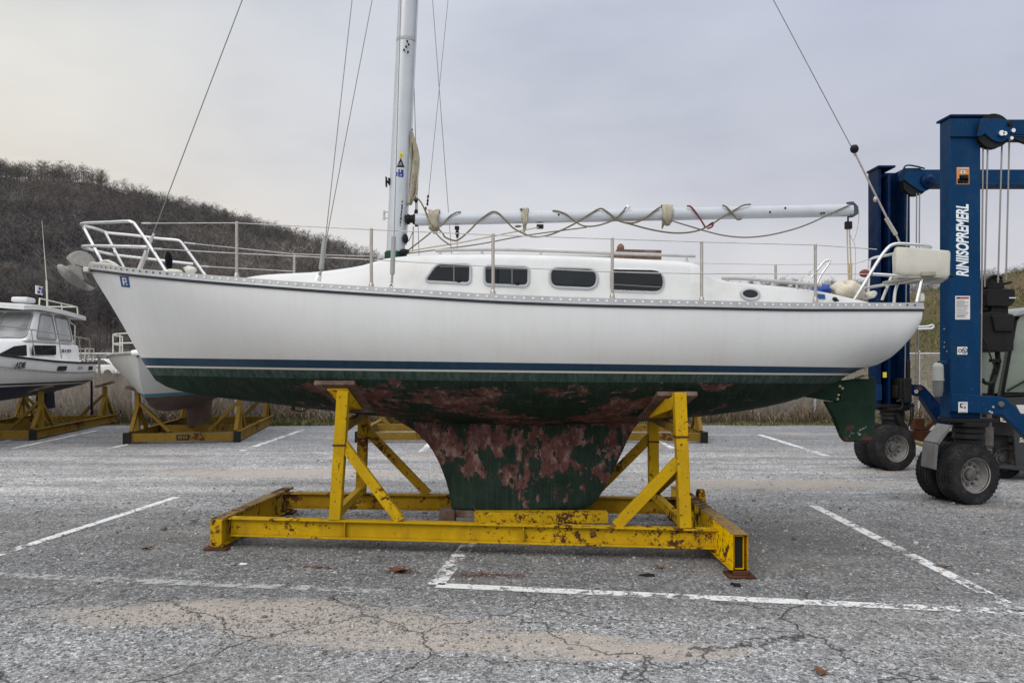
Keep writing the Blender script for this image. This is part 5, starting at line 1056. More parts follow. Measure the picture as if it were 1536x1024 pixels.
axB = Vector((-.20,.97,0)).normalized(); cB = Vector((P(1330,668,11.7).x, 11.55, .335)); tyre_wheel(cB, axB, .335, .24, LF); tyre_wheel(cB+axB*.32, axB, .335, .24, LF)
def slew(c, z0, z1, n_):
    m_ = MB(); m_.lathe([(.0,z1),(.21,z1),(.21,z1-.05),(.17,z1-.06),(.18,z1-.12),(.16,z1-.13),(.175,z1-.19),(.15,z1-.2),(.16,z0),(0,z0)], (c.x,c.y,0), (0,0,1), 26); m_.box((c.x-.26,c.y-.16,z1),(c.x+.26,c.y+.20,z1+.045)); return m_.build(n_, M['black'], LF, bevel=.005, smooth=30)
sA = Vector((P(1449,0,9.1).x, 9.05, 0)); slew(sA, .55, .915, 'slewing_base'); slew(Vector((P(1336,0,11.9).x, 11.85, 0)), .55, .93, 'slewing_base')
mb = MB(); mb.beam(sA+Vector((0,0,.6)), sA+Vector((0,-.05,.25)), .2, .16); mb.build('axle_yoke', M['black'], LF)
mb = MB(); q = px3([(1388,660),(1407,634),(1420,640),(1424,648),(1405,662),(1398,672),(1398,706),(1386,702)], 8.78); mb.prism(px3([(1404,664),(1425,637),(1430,638),(1409,667)],8.72), (0,.27,0)); mb.prism(px3([(1403,665),(1408,667),(1405,705),(1400,703)],8.72),(0,.27,0)); mb.build('mudguard', M['fender'], LF, bevel=.006, fix=True)
mb = MB(); mb.prism(px3([(1345,621),(1352,624),(1367,648),(1368,664),(1362,664),(1361,652),(1347,632)], 11.6), (0,.4,0)); mb.build('mudguard', M['black'], LF, bevel=.006, fix=True)
# grey filter canister on the near post
mb = MB(); c = P(1407,0,9.05); ztop, zbot = P(0,544,9.05).z, P(0,595,9.05).z
mb.lathe([(0,ztop),(.03,ztop),(.055,ztop-.02),(.06,ztop-.05),(.06,ztop-.055),(.062,ztop-.19),(.066,ztop-.19),(.066,ztop-.21),(.05,ztop-.21)], (c.x,9.05,0), (0,0,1), 20); can = mb.build('filter_canister', M['pale'], LF, smooth=50)
mb = MB(); mb.lathe([(.03,ztop-.2),(.058,ztop-.205),(.056,ztop-.33),(.045,zbot+.01),(.0,zbot)], (c.x,9.05,0), (0,0,1), 20); mb.build('filter_bowl', simple('cloudy_grey_bowl', (.13,.14,.13), .4), can, smooth=50)
mb = MB(); pbox(mb,1413,541,1421,546,9.0,.1); pbox(mb,1412,556,1418,590,9.05,.06); mb.build('canister_bracket', M['blue'], LF, bevel=.006)
mb = MB(); [mb.blob(P(a,b,YA+.0)+Vector((-.003,.06,0)),(.008,.008,.008),1,6,4) for a,b in ((1421,493),(1421.5,513),(1420.8,520),(1425,527))]; mb.build('rivet', M['pale'], LF)
# black power unit hanging in the gantry
HU = empty('power_unit', P(1497,525,9.3), 'black motor unit with two stacked housings beside the blue lift post', 'motor unit')
YH = 9.12
def rprism(pts, rad, Y, dep): 
    q = rpoly([Vector(p) for p in pts], rad, 4); return [P(v.x,v.y,Y) for v in q], (0,dep,0)
mb = MB(); mb.prism(*rprism([(1473,471),(1485,467),(1521,471),(1521,526),(1505,528),(1473,525)], 3, YH, .36)); mb.prism(*rprism([(1488,473),(1521,471.5),(1520,497),(1493,497)], 2, YH-.03, .03)); mb.build('lower_housing', M['black'], HU, bevel=.012, fix=True)
mb = MB(); mb.prism(*rprism([(1481,433),(1523,433),(1523,452),(1515,460),(1480,459)], 3, YH+.02, .30)); mb.build('upper_housing', M['black'], HU, bevel=.012, fix=True)
mb = MB(); pbox(mb,1487,459,1513,472,YH+.06,.2); pbox(mb,1472,441,1481,451,YH+.1,.12); pbox(mb,1474,459,1484,466,YH+.08,.1); mb.build('neck', M['black'], HU, bevel=.01)
mb = MB(); mb.prism(*rprism([(1481,433),(1482,419),(1488,415),(1500,415),(1505,420),(1508,433)], 3, YH+.06, .2)); mb.tube(spline([P(1482,420,YH+.04),P(1488,414,YH+.04),P(1497,414,YH+.04),P(1504,417,YH+.04)],4),.016,7); mb.beam(P(1506,426,YH+.1),P(1517,423,YH+.1),.03,.03); mb.build('motor_head', M['black'], HU, bevel=.008, fix=True)
mb = MB(); mb.box(P(1514,447.5,YH+.0),P(1523,446,YH+.018)); mb.blob(P(1497,418.5,YH+.04),(.02,.01,.012),1,8,5); mb.build('chrome_trim', M['steel'], HU)
mb = MB(); mb.tube([P(1496,527,YH+.15),P(1497,540,YH+.15)],.03,8); pts = [P(1497,540,YH+.15),P(1494,555,YH+.15),P(1488,575,YH+.15),P(1486,592,YH+.15)]; sp_ = spline(pts, 12)
mb.tube(sp_, [.045 if i % 2 else .03 for i in range(len(sp_))], 10); mb.tube(spline([P(1473,568,YH),P(1478,574,YH),P(1488,574,YH),P(1494,562,YH)],5),.022,7); mb.tube(spline([P(1473,506,YA+.05),P(1477,512,YA+.05),P(1490,545,YA+.05),P(1495,556,YA+.05)],5),.010,6); pbox(mb,1491,538,1502,543,YH+.1,.1); mb.build('corrugated_hose', M['black'], HU)

# ================================================================== grey utility vehicle at the right edge
UV = empty('utility_vehicle', (7.9,11.2,0), 'dark grey utility vehicle with glazed cab, half hidden behind the blue lift arm at right', 'utility vehicle')
YV = 10.6
mb = MB(); mb.prism(px3([(1487,600),(1498,596),(1600,592),(1600,690),(1535,692),(1534,660),(1519,655),(1519,622),(1490,624)], YV), (0,1.45,0)); mb.build('body', M['greyb'], UV, bevel=.02, fix=True)
mb = MB(); mb.prism(px3([(1520,625),(1700,625),(1700,716),(1524,702)], YV-.05), (0,.05,0)); mb.prism(px3([(1519,698),(1700,722),(1700,727),(1500,702)], YV-.12), (0,.3,0)); mb.build('side_panel', M['greyb'], UV, bevel=.01, fix=True)
cabp = [(1500,594),(1521,478),(1527,466),(1545,462),(1640,462),(1650,594)]; cin = [(1507,588),(1526,482),(1531,474),(1546,470),(1630,470),(1640,588)]
for Y_ in (YV+.02, YV+1.36):
    mb = MB(); mb.ring(px3(cabp, Y_), px3(cin, Y_), (0,.07,0)); mb.build('cab_frame', M['greyb'], UV, bevel=.008)
mb = MB(); mb.prism(px3([(1522,474),(1527,466),(1545,460),(1645,460),(1645,470),(1545,470),(1530,474)], YV-.02), (0,1.5,0)); mb.build('cab_roof', M['pale'], UV, bevel=.02, fix=True)
mb = MB(); mb.face(px3(cin, YV+.05)); mb.build('side_glass', M['glass2'], UV, smooth=0)
mb = MB(); A0, A1 = P(1503,590,YV+.1), P(1524,476,YV+.1); mb.face([A0,A1,A1+Vector((0,1.25,0)),A0+Vector((0,1.25,0))]); mb.build('windscreen', M['glass2'], UV, smooth=0)
mb = MB(); mb.prism(px3([(1507,588),(1512,560),(1530,545),(1560,552),(1640,560),(1640,588)], YV+.3), (0,.8,0)); mb.blob(P(1519,556,YV+.25),(.05,.1,.1),2,8,6); mb.build('cab_interior', M['black'], UV, bevel=.02, fix=True)
mb = MB(); mb.tube([P(1511,586,YV-.0),P(1545,567,YV-.0),P(1600,560,YV)], .014, 6); mb.beam(P(1505,592,YV-.0),P(1640,586,YV-.0),.03,.03); mb.build('door_trim', M['black'], UV)
mb = MB(); mb.prism(px3([(1500,623),(1514,626),(1514,634),(1501,632)], YV-.006),(0,.004,0)); mb.cur = 1; [mb.prism(px3([(a,b),(a+c_,b+.5),(a+c_,b+2),(a,b+1.5)], YV-.009),(0,.002,0)) for a,b,c_ in ((1502,625,3),(1506,627,2),(1509.5,626.5,3),(1503,629,4),(1509,630,3))]; mb.build('red_and_white_plate', [M['paper'], M['inkred']], UV, smooth=0)
mb = MB(); mb.prism(px3([(1524,607),(1560,607),(1560,620),(1531,620)], YV-.012),(0,.008,0)); mb.build('pale_panel', M['paper'], UV, smooth=0)
text_mesh('lettering', 'Sure', .085, M['paper'], UV, tuple(P(1537,660,YV-.055)), (1,0,0), (0,0,1), .2, .002)
mb = MB(); mb.box(P(1495,626,YV-.02), P(1500,622,YV)); mb.build('marker_lamp', M['black'], UV)
for x_ in (6.86, 9.6):
    for y_, s_ in ((10.78,1),(12.0,-1)): tyre_wheel(Vector((x_,y_,.27)), (0,s_,0), .27, .2, UV)
mb = MB(); [mb.prism(px3([(1513+i*.6,y0),(1524,y0+2),(1524,y0+9),(1513+i*.6,y0+7)], YV-.03),(0,.03,0)) for i,y0 in enumerate((655,667,680))]; mb.build('step', M['black'], UV)
mb = MB(); mb.tube([P(1484,640,10.2),P(1484,668,10.2)], .05, 10); mb.tube([P(1484,600,10.2),P(1484,640,10.2)],.03,8); sp_ = [P(1484,668+k*2.2,10.2) for k in range(14)]; mb.tube(sp_, [.04 if i % 2 else .025 for i in range(14)], 8); mb.build('hydraulic_ram', M['hub'], UV)

# rusty stand behind the lift
RS = empty('rusty_stand', (6.9,13.3,0), 'rusty red brown steel stand on the ground behind the far lift wheel', 'steel stand')
mb = MB(); pbox(mb,1367,646,1425,662,13.2,.16); mb.build('beam', M['rust'], RS, bevel=.006)
mb = MB(); pbox(mb,1373,627,1388,645.5,13.2,.2); mb.build('drum', M['rust'], RS, bevel=.02)
mb = MB(); mb.beam(P(1385,648,13.3),P(1410,620,13.3),.06,.09,(0,1,0)); mb.build('brace', M['rust'], RS, bevel=.004)
mb = MB(); mb.box((6.75,13.22,0),(6.95,13.36,P(0,662,13.2).z)); mb.box((7.3,13.22,0),(7.5,13.36,P(0,662,13.2).z)); mb.build('leg', M['black'], RS)
mb = MB(); mb.tube(spline([P(1350,667,12.9),P(1372,663,12.9),P(1388,668,12.9),P(1410,668,12.9)],5),.035,8); tag(mb.build('yellow_pole', M['yellowtube']), 'pale yellow pole lying on the gravel in front of the rusty stand', 'pole')
# ================================================================== the setting
def sheet(name, pts, mat, **k): 
    m_ = MB(); m_.face(pts); return tag(m_.build(name, mat, None, smooth=0), kind='structure', **k)
sheet('ground', [(-3000,-600,-.03),(3000,-600,-.03),(3000,3000,-.03),(-3000,3000,-.03)], M['field'])
sheet('parking_lot', [(-60,-25,0),(60,-25,0),(60,19.9,0),(-60,19.9,0)], M['asphalt'])
def line(a, b, w=.10, faint=False, jag=0):
    A_ = PG(*a, .004); B_ = PG(*b, .004); d_ = (B_-A_).normalized(); n_ = Vector((-d_.y,d_.x,0))*(w/2)
    return sheet('parking_line', [A_+n_, A_-n_, B_-n_, B_+n_], M['line_faint' if faint else 'line'])
line((-120,869),(265,745)); line((-200,853),(250,872), .12, True); line((250,872),(590,886), .12, True); line((654,876),(760,745), .13); line((655,877),(1640,922), .115)
line((1207,751),(1534,917), .11); line((1139,651.5),(1243,684), .13); line((362,676),(455,644), .13); line((146,676),(262,651), .12); line((20,672),(146,645),.1)
line((975,655),(1012,673), .12); line((632,677),(662,650), .12); line((-30,668),(16,660),.1)
# --- terrain
def hill(name, fz, x0, x1, y0, y1, nx, ny, mat):
    m_ = MB(); rng = random.Random(5); m_.grid([[Vector((x0+(x1-x0)*i/nx, y0+(y1-y0)*j/ny, fz(x0+(x1-x0)*i/nx, y0+(y1-y0)*j/ny))) for i in range(nx+1)] for j in range(ny+1)])
    return tag(m_.build(name, mat, None, smooth=180), kind='structure')
ridge = curve1([(-900,150),(-500,170),(-300,190),(-100,222),(0,253),(130,273),(260,319),(400,347),(520,381),(580,405),(640,430),(720,460),(850,490),(1000,510),(1300,535),(1800,540)])
def hz1(x, y):
    px = 768+x*FPX/450; H = (HOR-ridge(px))/FPX*450; t_ = min(max((y-62)/388, 0), 1); f_ = t_*(1.12-.12*t_) if y <= 450 else 1-.0009*(y-450)
    return H*f_+(2.2*math.sin(x*.035+y*.02)+1.4*math.sin(x*.081-y*.05))*min(1, t_*4)*min(1, H/30)-.2
hill('hill', hz1, -700, 120, 60, 620, 70, 60, M['hillground'])
ridge2 = curve1([(300,520),(800,475),(1000,452),(1150,453),(1250,450),(1330,447),(1420,433),(1490,421),(1536,413),(1700,392),(2000,370),(2600,350)])
def hz2(x, y):
    px = 768+x*FPX/330; H = (HOR-ridge2(px))/FPX*330; t_ = min(max((y-110)/220, 0), 1)
    return H*t_*(2-t_)*.999+(1.0*math.sin(x*.06+y*.03))*t_-.15 if y <= 330 else H*(1-.0015*(y-330))
hill('far_hill', hz2, -60, 520, 108, 480, 60, 40, M['hillground'])
ridge3 = curve1([(1000,545),(1150,540),(1250,495),(1330,452),(1380,438),(1410,432),(1470,423),(1536,405),(1650,385),(1900,370),(2600,360)])
def hz3(x, y):
    px = 768+x*FPX/74; H = EYE+(HOR-ridge3(px))/FPX*74; H = max(0, H-1.6*(px < 1150)); t_ = min(max((y-27)/47, 0), 1)
    return H*t_**1.05*(1 if y <= 74 else 1-.004*(y-74))+.25*math.sin(x*.7+y*.31)*math.sin(y*.4)*min(1, t_*5)*(H > 1)-.02
SL = hill('grass_slope', hz3, 8, 160, 27, 110, 90, 60, M['slope'])
# --- bare trees -------------------------------------------------------------
def limb_tree(seed, H=1.0, levels=4, sides=(7,5,4,3), spread=.62, up=.25, kids=(6,5,4)):
    rr = random.Random(seed); trunk = MB(); crown = MB()
    def grow_(p, d, L, r, lv):
        n = 4 if lv < 2 else 2; pts = [p]; q = p; dd = d
        for i in range(n):
            dd = (dd+Vector((rr.uniform(-1,1),rr.uniform(-1,1),rr.uniform(-.3,.6)))*(.10 if lv == 0 else .22)).normalized(); q = q+dd*(L/n); pts.append(q)
        rs = [r*(1-.72*i/n) for i in range(n+1)]
        (trunk if lv == 0 else crown).tube(pts, rs, sides[lv], cap=False)
        if lv >= levels-1: return
        for k in range(kids[lv]+rr.randint(0,1)):
            t_ = rr.uniform(.28 if lv == 0 else .2, 1.0); i = min(int(t_*n), n-1); b = pts[i].lerp(pts[i+1], t_*n-i)
            side = Vector((rr.uniform(-1,1),rr.uniform(-1,1),0)).normalized(); nd = (dd*(1-spread)+side*spread+Vector((0,0,up))).normalized()
            grow_(b, nd, L*rr.uniform(.42,.66)*(1.15-.5*t_), max(r*(1-.72*t_)*.55, .006), lv+1)
    grow_(Vector((0,0,-.1)), Vector((rr.uniform(-.06,.06),rr.uniform(-.06,.06),1)).normalized(), 7.0*H, .17*H, 0)
    return trunk, crown
protos = []
for sd in range(4):
    t_, c_ = limb_tree(31+sd, 1.0+.12*sd, 4, kids=(9,6,5))
    e_ = empty('bare_tree', (0,0,0), 'leafless grey brown tree standing behind the fence on the left', 'tree', 'bare trees behind the fence')
    t_.build('trunk', M['bark'], e_, smooth=60); c_.build('crown', M['twig'], e_, smooth=60); protos.append(e_)
rr = random.Random(3)
spots = [(-30,46),(-27,50),(-35,52),(-24,47),(-20,52),(-26,58),(-33,60),(-17,48),(-40,56),(-13,56),(-44,64),(-22,63),(-29,66),(-37,70),(-10,64),(-16,70)]
for i, (x_, y_) in enumerate(spots):
    o = protos[i] if i < 4 else copy_tree(protos[i % 4]); s_ = rr.uniform(.42,.62)
    o.location = (x_+rr.uniform(-1,1), y_, -.03); o.rotation_euler.z = rr.uniform(0,6.28); o.scale = (s_,s_,s_)
far_spots = [(1128,150,.45),(1150,160,.5),(1172,150,1.0),(1183,152,1.12),(1192,158,.8),(1210,160,.75),(1226,150,.95),(1240,160,.8),(1252,155,.85),(1268,160,.8),(1284,158,.75),(1298,165,.8),(1100,170,.4)]
for i, (px, y_, s_) in enumerate(far_spots):
    o = copy_tree(protos[i % 4]); o['label'] = 'distant bare tree on the skyline above the sailboat cockpit'; o['group'] = 'bare trees on the right skyline'
    x_ = (px-768)*y_/FPX; o.location = (x_, y_, hz2(x_, y_)); o.rotation_euler.z = rr.uniform(0,6.28); s_ *= .62*y_/150; o.scale = (s_*1.1,s_*1.1,s_)
# --- woods on the hills: one mass
def wood_template(seed, nb, tw, wid):
    g = np.random.default_rng(seed); V = []; F = []
    def tri(a, b, w):
        d_ = b-a; s_ = np.cross(d_, g.normal(size=3)); s_ = s_/(np.linalg.norm(s_)+1e-9)*w; k = len(V)
        V.extend([a-s_, a+s_, b]); F.append((k,k+1,k+2))
    for an in (0, 2.1, 4.2):
        a = np.array([math.cos(an)*.018, math.sin(an)*.018, -.05]); b = np.array([math.cos(an+2.1)*.018, math.sin(an+2.1)*.018, -.05]); k = len(V); V.extend([a,b,np.array([0,0,.9])]); F.append((k,k+1,k+2))
    for i in range(nb):
        h = g.uniform(.22,.92); an = g.uniform(0,6.28); L = (.40*(1-h*.75)+.06)*g.uniform(.7,1.2); p = np.array([0,0,h]); d_ = np.array([math.cos(an),math.sin(an),g.uniform(.35,1.3)]); d_ /= np.linalg.norm(d_); e = p+d_*L
        tri(p, e, wid*1.2)
        for j in range(tw):
            t_ = g.uniform(.25,1); q = p+(e-p)*t_; dd = d_+g.normal(size=3)*.6+np.array([0,0,.25]); dd /= np.linalg.norm(dd); tri(q, q+dd*L*g.uniform(.3,.6), wid*.8)
    return np.array(V), np.array(F)
def forest(name, pts, temps, hmin, hmax, label, seed):
    g = np.random.default_rng(seed); VV = []; FF = []; TT = []; off = 0
    for (x_, y_, z_) in pts:
        V, F = temps[g.integers(len(temps))]; a = g.uniform(0,6.28); s_ = g.uniform(hmin,hmax); w_ = s_*g.uniform(.85,1.25); c_, sn = math.cos(a), math.sin(a)
        W = np.empty_like(V); W[:,0] = (V[:,0]*c_-V[:,1]*sn)*w_+x_; W[:,1] = (V[:,0]*sn+V[:,1]*c_)*w_+y_; W[:,2] = V[:,2]*s_+z_
        VV.append(W); FF.append(F+off); TT.append(np.full(len(V), min(1, max(0, .62*g.beta(2.2,2.6)+.19+.22*math.sin(x_*.045+1.3*math.sin(y_*.021))*math.sin(y_*.037+x_*.011)-.25*(g.random() < .06))))); off += len(V)
    o = raw(name, np.concatenate(VV), np.concatenate(FF), M['forest'], None, np.concatenate(TT)); return tag(o, label, 'woodland', None, 'stuff')
near_t = [wood_template(100+i, 60, 10, .0030) for i in range(4)]; far_t = [wood_template(200+i, 28, 6, .0048) for i in range(5)]
pts = []
while len(pts) < 900:
    y_ = RNG.uniform(85,170); px = RNG.uniform(-120,700); x_ = (px-768)*y_/FPX; pts.append((x_,y_,hz1(x_,y_)))
forest('lower_woods', pts, near_t, 5.5, 9, 'dense leafless wood at the foot of the left hill', 1)
pts = []
while len(pts) < 9800:
    y_ = RNG.uniform(140,442); px = RNG.uniform(-160,740) if len(pts) < 8000 else RNG.uniform(740,1150); x_ = (px-768)*y_/FPX; pts.append((x_,y_,hz1(x_,y_)))
for i in range(330):
    px = RNG.uniform(-150,720); y_ = RNG.uniform(436,462); x_ = (px-768)*y_/FPX; pts.append((x_,y_,hz1(x_,y_)))
forest('hillside_woods', pts, far_t, 5.5, 12, 'leafless grey brown forest covering the long hill on the left', 2)
pts = []
while len(pts) < 750:
    y_ = RNG.uniform(230,345); px = RNG.uniform(1000,1720); x_ = (px-768)*y_/FPX; pts.append((x_,y_,hz2(x_,y_)))
forest('far_woods', pts, far_t, 3.5, 7.0, 'distant dark wooded ridge behind the blue lift', 3)
# --- reeds behind the fence, grass verge, slope tussocks
def blades(name, n, fx, h0, h1, w, mat, label, cat, seed, lean=.25, bias=1.):
    g = np.random.default_rng(seed); V = np.empty((n,5,3), np.float32); T = np.empty((n,5), np.float32)
    B = fx(g, n); h = g.uniform(h0, h1, n)*B[:,3]; a = g.uniform(0,6.28,n); ww = w*g.uniform(.6,1.5,n); l_ = g.normal(0,lean,(n,2)); wd = np.stack([np.cos(a)*ww, np.sin(a)*ww], 1)
    for k, (t_, s_) in enumerate(((0,-1),(0,1),(.55,.8),(.55,-.8),(1,0))):
        V[:,k,0] = B[:,0]+wd[:,0]*s_+l_[:,0]*h*t_**1.7; V[:,k,1] = B[:,1]+wd[:,1]*s_+l_[:,1]*h*t_**1.7; V[:,k,2] = B[:,2]+h*t_*(1-.12*np.abs(l_[:,0])*t_)
    tt = np.clip(g.normal(.45,.24,n)*bias, 0, 1)
    for k, m_ in enumerate((.45,.45,1,1,1.25)): T[:,k] = np.clip(tt*m_, 0, 1)
    i = np.arange(n)[:,None]*5; F = np.concatenate([np.concatenate([i+0,i+1,i+2],1), np.concatenate([i+0,i+2,i+3],1), np.concatenate([i+3,i+2,i+4],1)])
    return tag(raw(name, V.reshape(-1,3), F, mat, None, T.ravel()), label, cat, None, 'stuff')
def reed_f(g, n):
    y = 22.3+np.abs(g.normal(0,1,n))*3.2; px = g.uniform(-120,1700,n); x = (px-768)*y/FPX; cl = .62+.38*np.sin(x*.9+np.sin(x*.37)*2)*np.sin(y*.8+x*.2); s = np.clip(cl,.35,1.1)*np.where(px < 620, 1.12, .82)
    return np.stack([x,y,np.full(n,-.03),s],1)
blades('dry_reeds', 52000, reed_f, .6, 1.7, .010, M['reed'], 'tall dry tan reeds and brush growing behind the chain link fence', 'reeds', 5, .42)
def low_f(g, n):
    y = g.uniform(20.9,23.5,n); x = (g.uniform(-120,1700,n)-768)*y/FPX; return np.stack([x,y,np.full(n,-.03),.6+.4*np.sin(x*1.3)**2],1)
blades('dead_weeds', 16000, low_f, .2, .75, .011, M['reed'], 'short dark dead weeds along the foot of the fence', 'weeds', 6, .45, .75)
def verge_f(g, n):
    y = 19.7+g.uniform(0,1,n)**1.3*2.0; px = g.uniform(-120,1700,n); x = (px-768)*y/FPX; k = np.sin(x*.8)+np.sin(x*2.1+1); return np.stack([x,y,np.full(n,-.03),np.clip(.55+.3*k,.15,1.1)],1)
blades('verge_grass', 30000, verge_f, .06, .2, .012, M['turf'], 'low green and tan grass verge between the lot and the fence', 'grass', 7, .6)
def slope_f(g, n):
    y = g.uniform(27.5,82,n); px = g.uniform(1230,1640,n); x = (px-768)*y/FPX; z = np.array([hz3(a,b) for a,b in zip(x,y)]); k = .6+.5*np.sin(x*.5+y*.23)*np.sin(y*.3-x*.21); return np.stack([x,y,z-.03,k],1)
blades('slope_grass', 30000, slope_f, .15, .7, .022, M['turf'], 'rough brown green grass growing on the slope behind the lift', 'grass', 8, .55, 1.25)
def mound_f(g, n):
    y = g.uniform(26,60,n); px = g.uniform(-150,720,n); x = (px-768)*y/FPX; return np.stack([x,y,np.full(n,-.03),np.clip(.7+.4*np.sin(x*.6)*np.sin(y*.4),.2,1.1)],1)
blades('field_brush', 26000, mound_f, .3, 1.5, .022, M['reed'], 'dark brown brush in the field between the fence and the woods', 'brush', 9, .4, .55)
# --- chain link fence
FN = empty('chain_link_fence', (0,21.7,0), 'grey chain link fence with top rail running along the back of the lot', 'fence')
FY = 21.7; FH = 1.88; px_posts = [-16.5,-13.6,-10.7,-7.8,-4.9,-2.0,.9,3.8,6.0,8.56,11.5,14.4,17.3]
for x_ in px_posts:
    mb = MB(); mb.tube([(x_,FY,-.03),(x_,FY,FH+.05)], .032, 8); mb.blob((x_,FY,FH+.06),(.04,.04,.03),1,8,5); mb.build('fence_post', M['galv'], FN)
mb = MB(); mb.tube([(-18,FY,FH),(18.5,FY,FH)], .024, 8); mb.build('top_rail', M['galv'], FN)
n_ = 560; V = []; F = []
for i in range(-28, 480):
    for s_ in (1,-1):
        xa = -18+i*.078; a_ = np.array([xa if s_ > 0 else xa+FH, FY-.036-.004*s_, .02]); b_ = np.array([xa+FH if s_ > 0 else xa, FY-.036-.004*s_, FH]); k = len(V); w_ = .0046
        V += [a_+[-w_,0,0],a_+[w_,0,0],b_+[w_,0,0],b_+[-w_,0,0]]; F += [(k,k+1,k+2),(k,k+2,k+3)]
raw('wire_mesh', np.array(V)-np.array([0,21.7,0]), F, M['galv'], FN)
# --- tiny parked cars beyond the reeds
def car(name, loc, rz, label):
    c = empty(name, (0,0,0), label, 'car', 'pale cars parked far behind the reeds')
    m_ = MB(); b_ = [(-2.1,.35),(-2.15,.7),(-2.0,.9),(-1.2,.98),(-.6,1.42),(.9,1.45),(1.7,1.0),(2.1,.9),(2.15,.4)]
    rows = [[Vector((x_,s_*(.86-(.14 if z_ > 1.1 else 0)),z_)) for x_, z_ in b_] for s_ in (-1,1)]; m_.add(rows[0]+rows[1], [tuple(range(8,-1,-1)),tuple(range(9,18))]+[(i,(i+1)%9,9+(i+1)%9,9+i) for i in range(9)]); m_.build('body', M['whiteb'], c, bevel=.05, fix=True)
    for s_ in (-1,1):
        m_ = MB(); m_.prism([(-1.0,s_*.80,1.02),(-.55,s_*.735,1.36),(.85,s_*.735,1.38),(1.45,s_*.80,1.04)],(0,s_*.08,0)); m_.build('window', M['glass'], c)
        for x_ in (-1.35,1.35): m_ = MB(); m_.lathe([(0,-.1),(.33,-.1),(.34,.1),(0,.1)], (x_,s_*.8,.33), (0,1,0), 16); m_.build('wheel', M['rubber'], c)
    c.location = loc; c.rotation_euler.z = rz; return c
c1 = car('parked_car', (-31.5,58,.5), R(8), 'pale car parked far behind the reeds, nearer the cabin cruiser'); c2 = copy_tree(c1); c2.location = (-28.2,57,.5); c2.rotation_euler.z = R(-4); c2['label'] = 'pale car parked far behind the reeds, nearer the sailboat bow'
# --- loose gravel, leaves, litter
def pebbles(n, seed):
    g = np.random.default_rng(seed); t_ = (1+5**.5)/2
    base = np.array([(-1,t_,0),(1,t_,0),(-1,-t_,0),(1,-t_,0),(0,-1,t_),(0,1,t_),(0,-1,-t_),(0,1,-t_),(t_,0,-1),(t_,0,1),(-t_,0,-1),(-t_,0,1)])/1.9
    tri = np.array([(0,11,5),(0,5,1),(0,1,7),(0,7,10),(0,10,11),(1,5,9),(5,11,4),(11,10,2),(10,7,6),(7,1,8),(3,9,4),(3,4,2),(3,2,6),(3,6,8),(3,8,9),(4,9,5),(2,4,11),(6,2,10),(8,6,7),(9,8,1)])
    y = np.where(g.random(n) < .72, 4.0+g.uniform(0,1,n)**1.5*5, g.uniform(4,17,n)); px = g.uniform(-60,1600,n); x = (px-768)*y/FPX
    k = n//4; x[:k] = g.normal(-.9,1.3,k); y[:k] = g.normal(4.72,.25,k)
    r = np.exp(g.normal(math.log(.006),.45,n))*np.clip(y/6,.7,1.15); V = base[None]*(r[:,None,None]*g.uniform(.6,1.3,(n,12,1)))*np.array([1,1,.7]); V[:,:,0] += x[:,None]; V[:,:,1] += y[:,None]; V[:,:,2] += r[:,None]*.3
    F = (tri[None]+np.arange(n)[:,None,None]*12).reshape(-1,3); T = np.repeat(np.clip(g.beta(3,2.0,n),0,1), 12)
    return tag(raw('loose_gravel', V.reshape(-1,3), F, M['pebble'], None, T), 'small loose stones scattered over the asphalt', 'gravel', None, 'stuff')
pebbles(17000, 12)
def leaf(px, py, s_, label, rz, seed):
    m_ = MB(); r_ = random.Random(seed); c = PG(px,py); n = 11; ring = []
    for k in range(n):
        an = 6.2832*k/n; q = s_*(1.0 if k % 2 else .5)*r_.uniform(.75,1.2); ring.append(c+Vector((math.cos(an+rz)*q, math.sin(an+rz)*q*.8, .008+r_.uniform(0,.018)*(s_/.05))))
    mid = c+Vector((0,0,.012)); m_.add([mid]+ring, [(0,1+k,1+(k+1)%n) for k in range(n)]); return tag(m_.build('dead_leaf', M['leaf'], None, smooth=60), label, 'leaf', 'dead leaves on the asphalt')
leaf(220,824,.06,'brown maple leaf on the asphalt left of the near cradle',.3,1); leaf(600,858,.11,'curled brown leaf clump below the front beam of the near cradle',1,2); leaf(990,852,.05,'brown leaf below the right end of the front beam',2,3)
leaf(1418,851,.05,'brown leaf lying on the right slanting parking line',.7,4); leaf(1233,1010,.06,'brown leaf at the very bottom right of the lot',1.4,5); leaf(290,783,.05,'small brown leaf left of the front corner of the near cradle',.1,6); leaf(498,899,.04,'small brown leaf in front of the dusty patch',.5,7)
def clump(px, py, n, rx, ry, label, seed, name='weed_tuft'):
    m_ = MB(); r_ = random.Random(seed); c = PG(px,py)
    for k in range(n):
        p = c+Vector((r_.gauss(0,rx), r_.gauss(0,ry), 0)); a = r_.uniform(0,6.28); h = r_.uniform(.005,.03); L = r_.uniform(.03,.08); d_ = Vector((math.cos(a),math.sin(a),0)); n2 = Vector((-d_.y,d_.x,0))*.004
        m_.add([p-n2,p+n2,p+d_*L+Vector((0,0,h))], [(0,1,2)])
    return tag(m_.build(name, M['leaf'], None, smooth=0), label, 'weeds', None, 'stuff')
clump(722,863,150,.16,.025,'dry brown debris along the short parking line under the cradle',3); clump(470,851,70,.1,.02,'thin dry debris before the left part of the front beam',4); clump(600,857,70,.06,.04,'dry stalks around the curled leaf clump',5)
mb = MB(); c = PG(1106,879); mb.blob(c+Vector((0,0,.004)), (.03,.02,.018), 4, 10, 6, .3, 0); mb.blob(c+Vector((-.02,.04,.004)), (.02,.02,.012), 5, 10, 6, .3, 0); tag(mb.build('tar_lump', M['black']), 'small black lump on the asphalt below the right foot plate', 'litter')
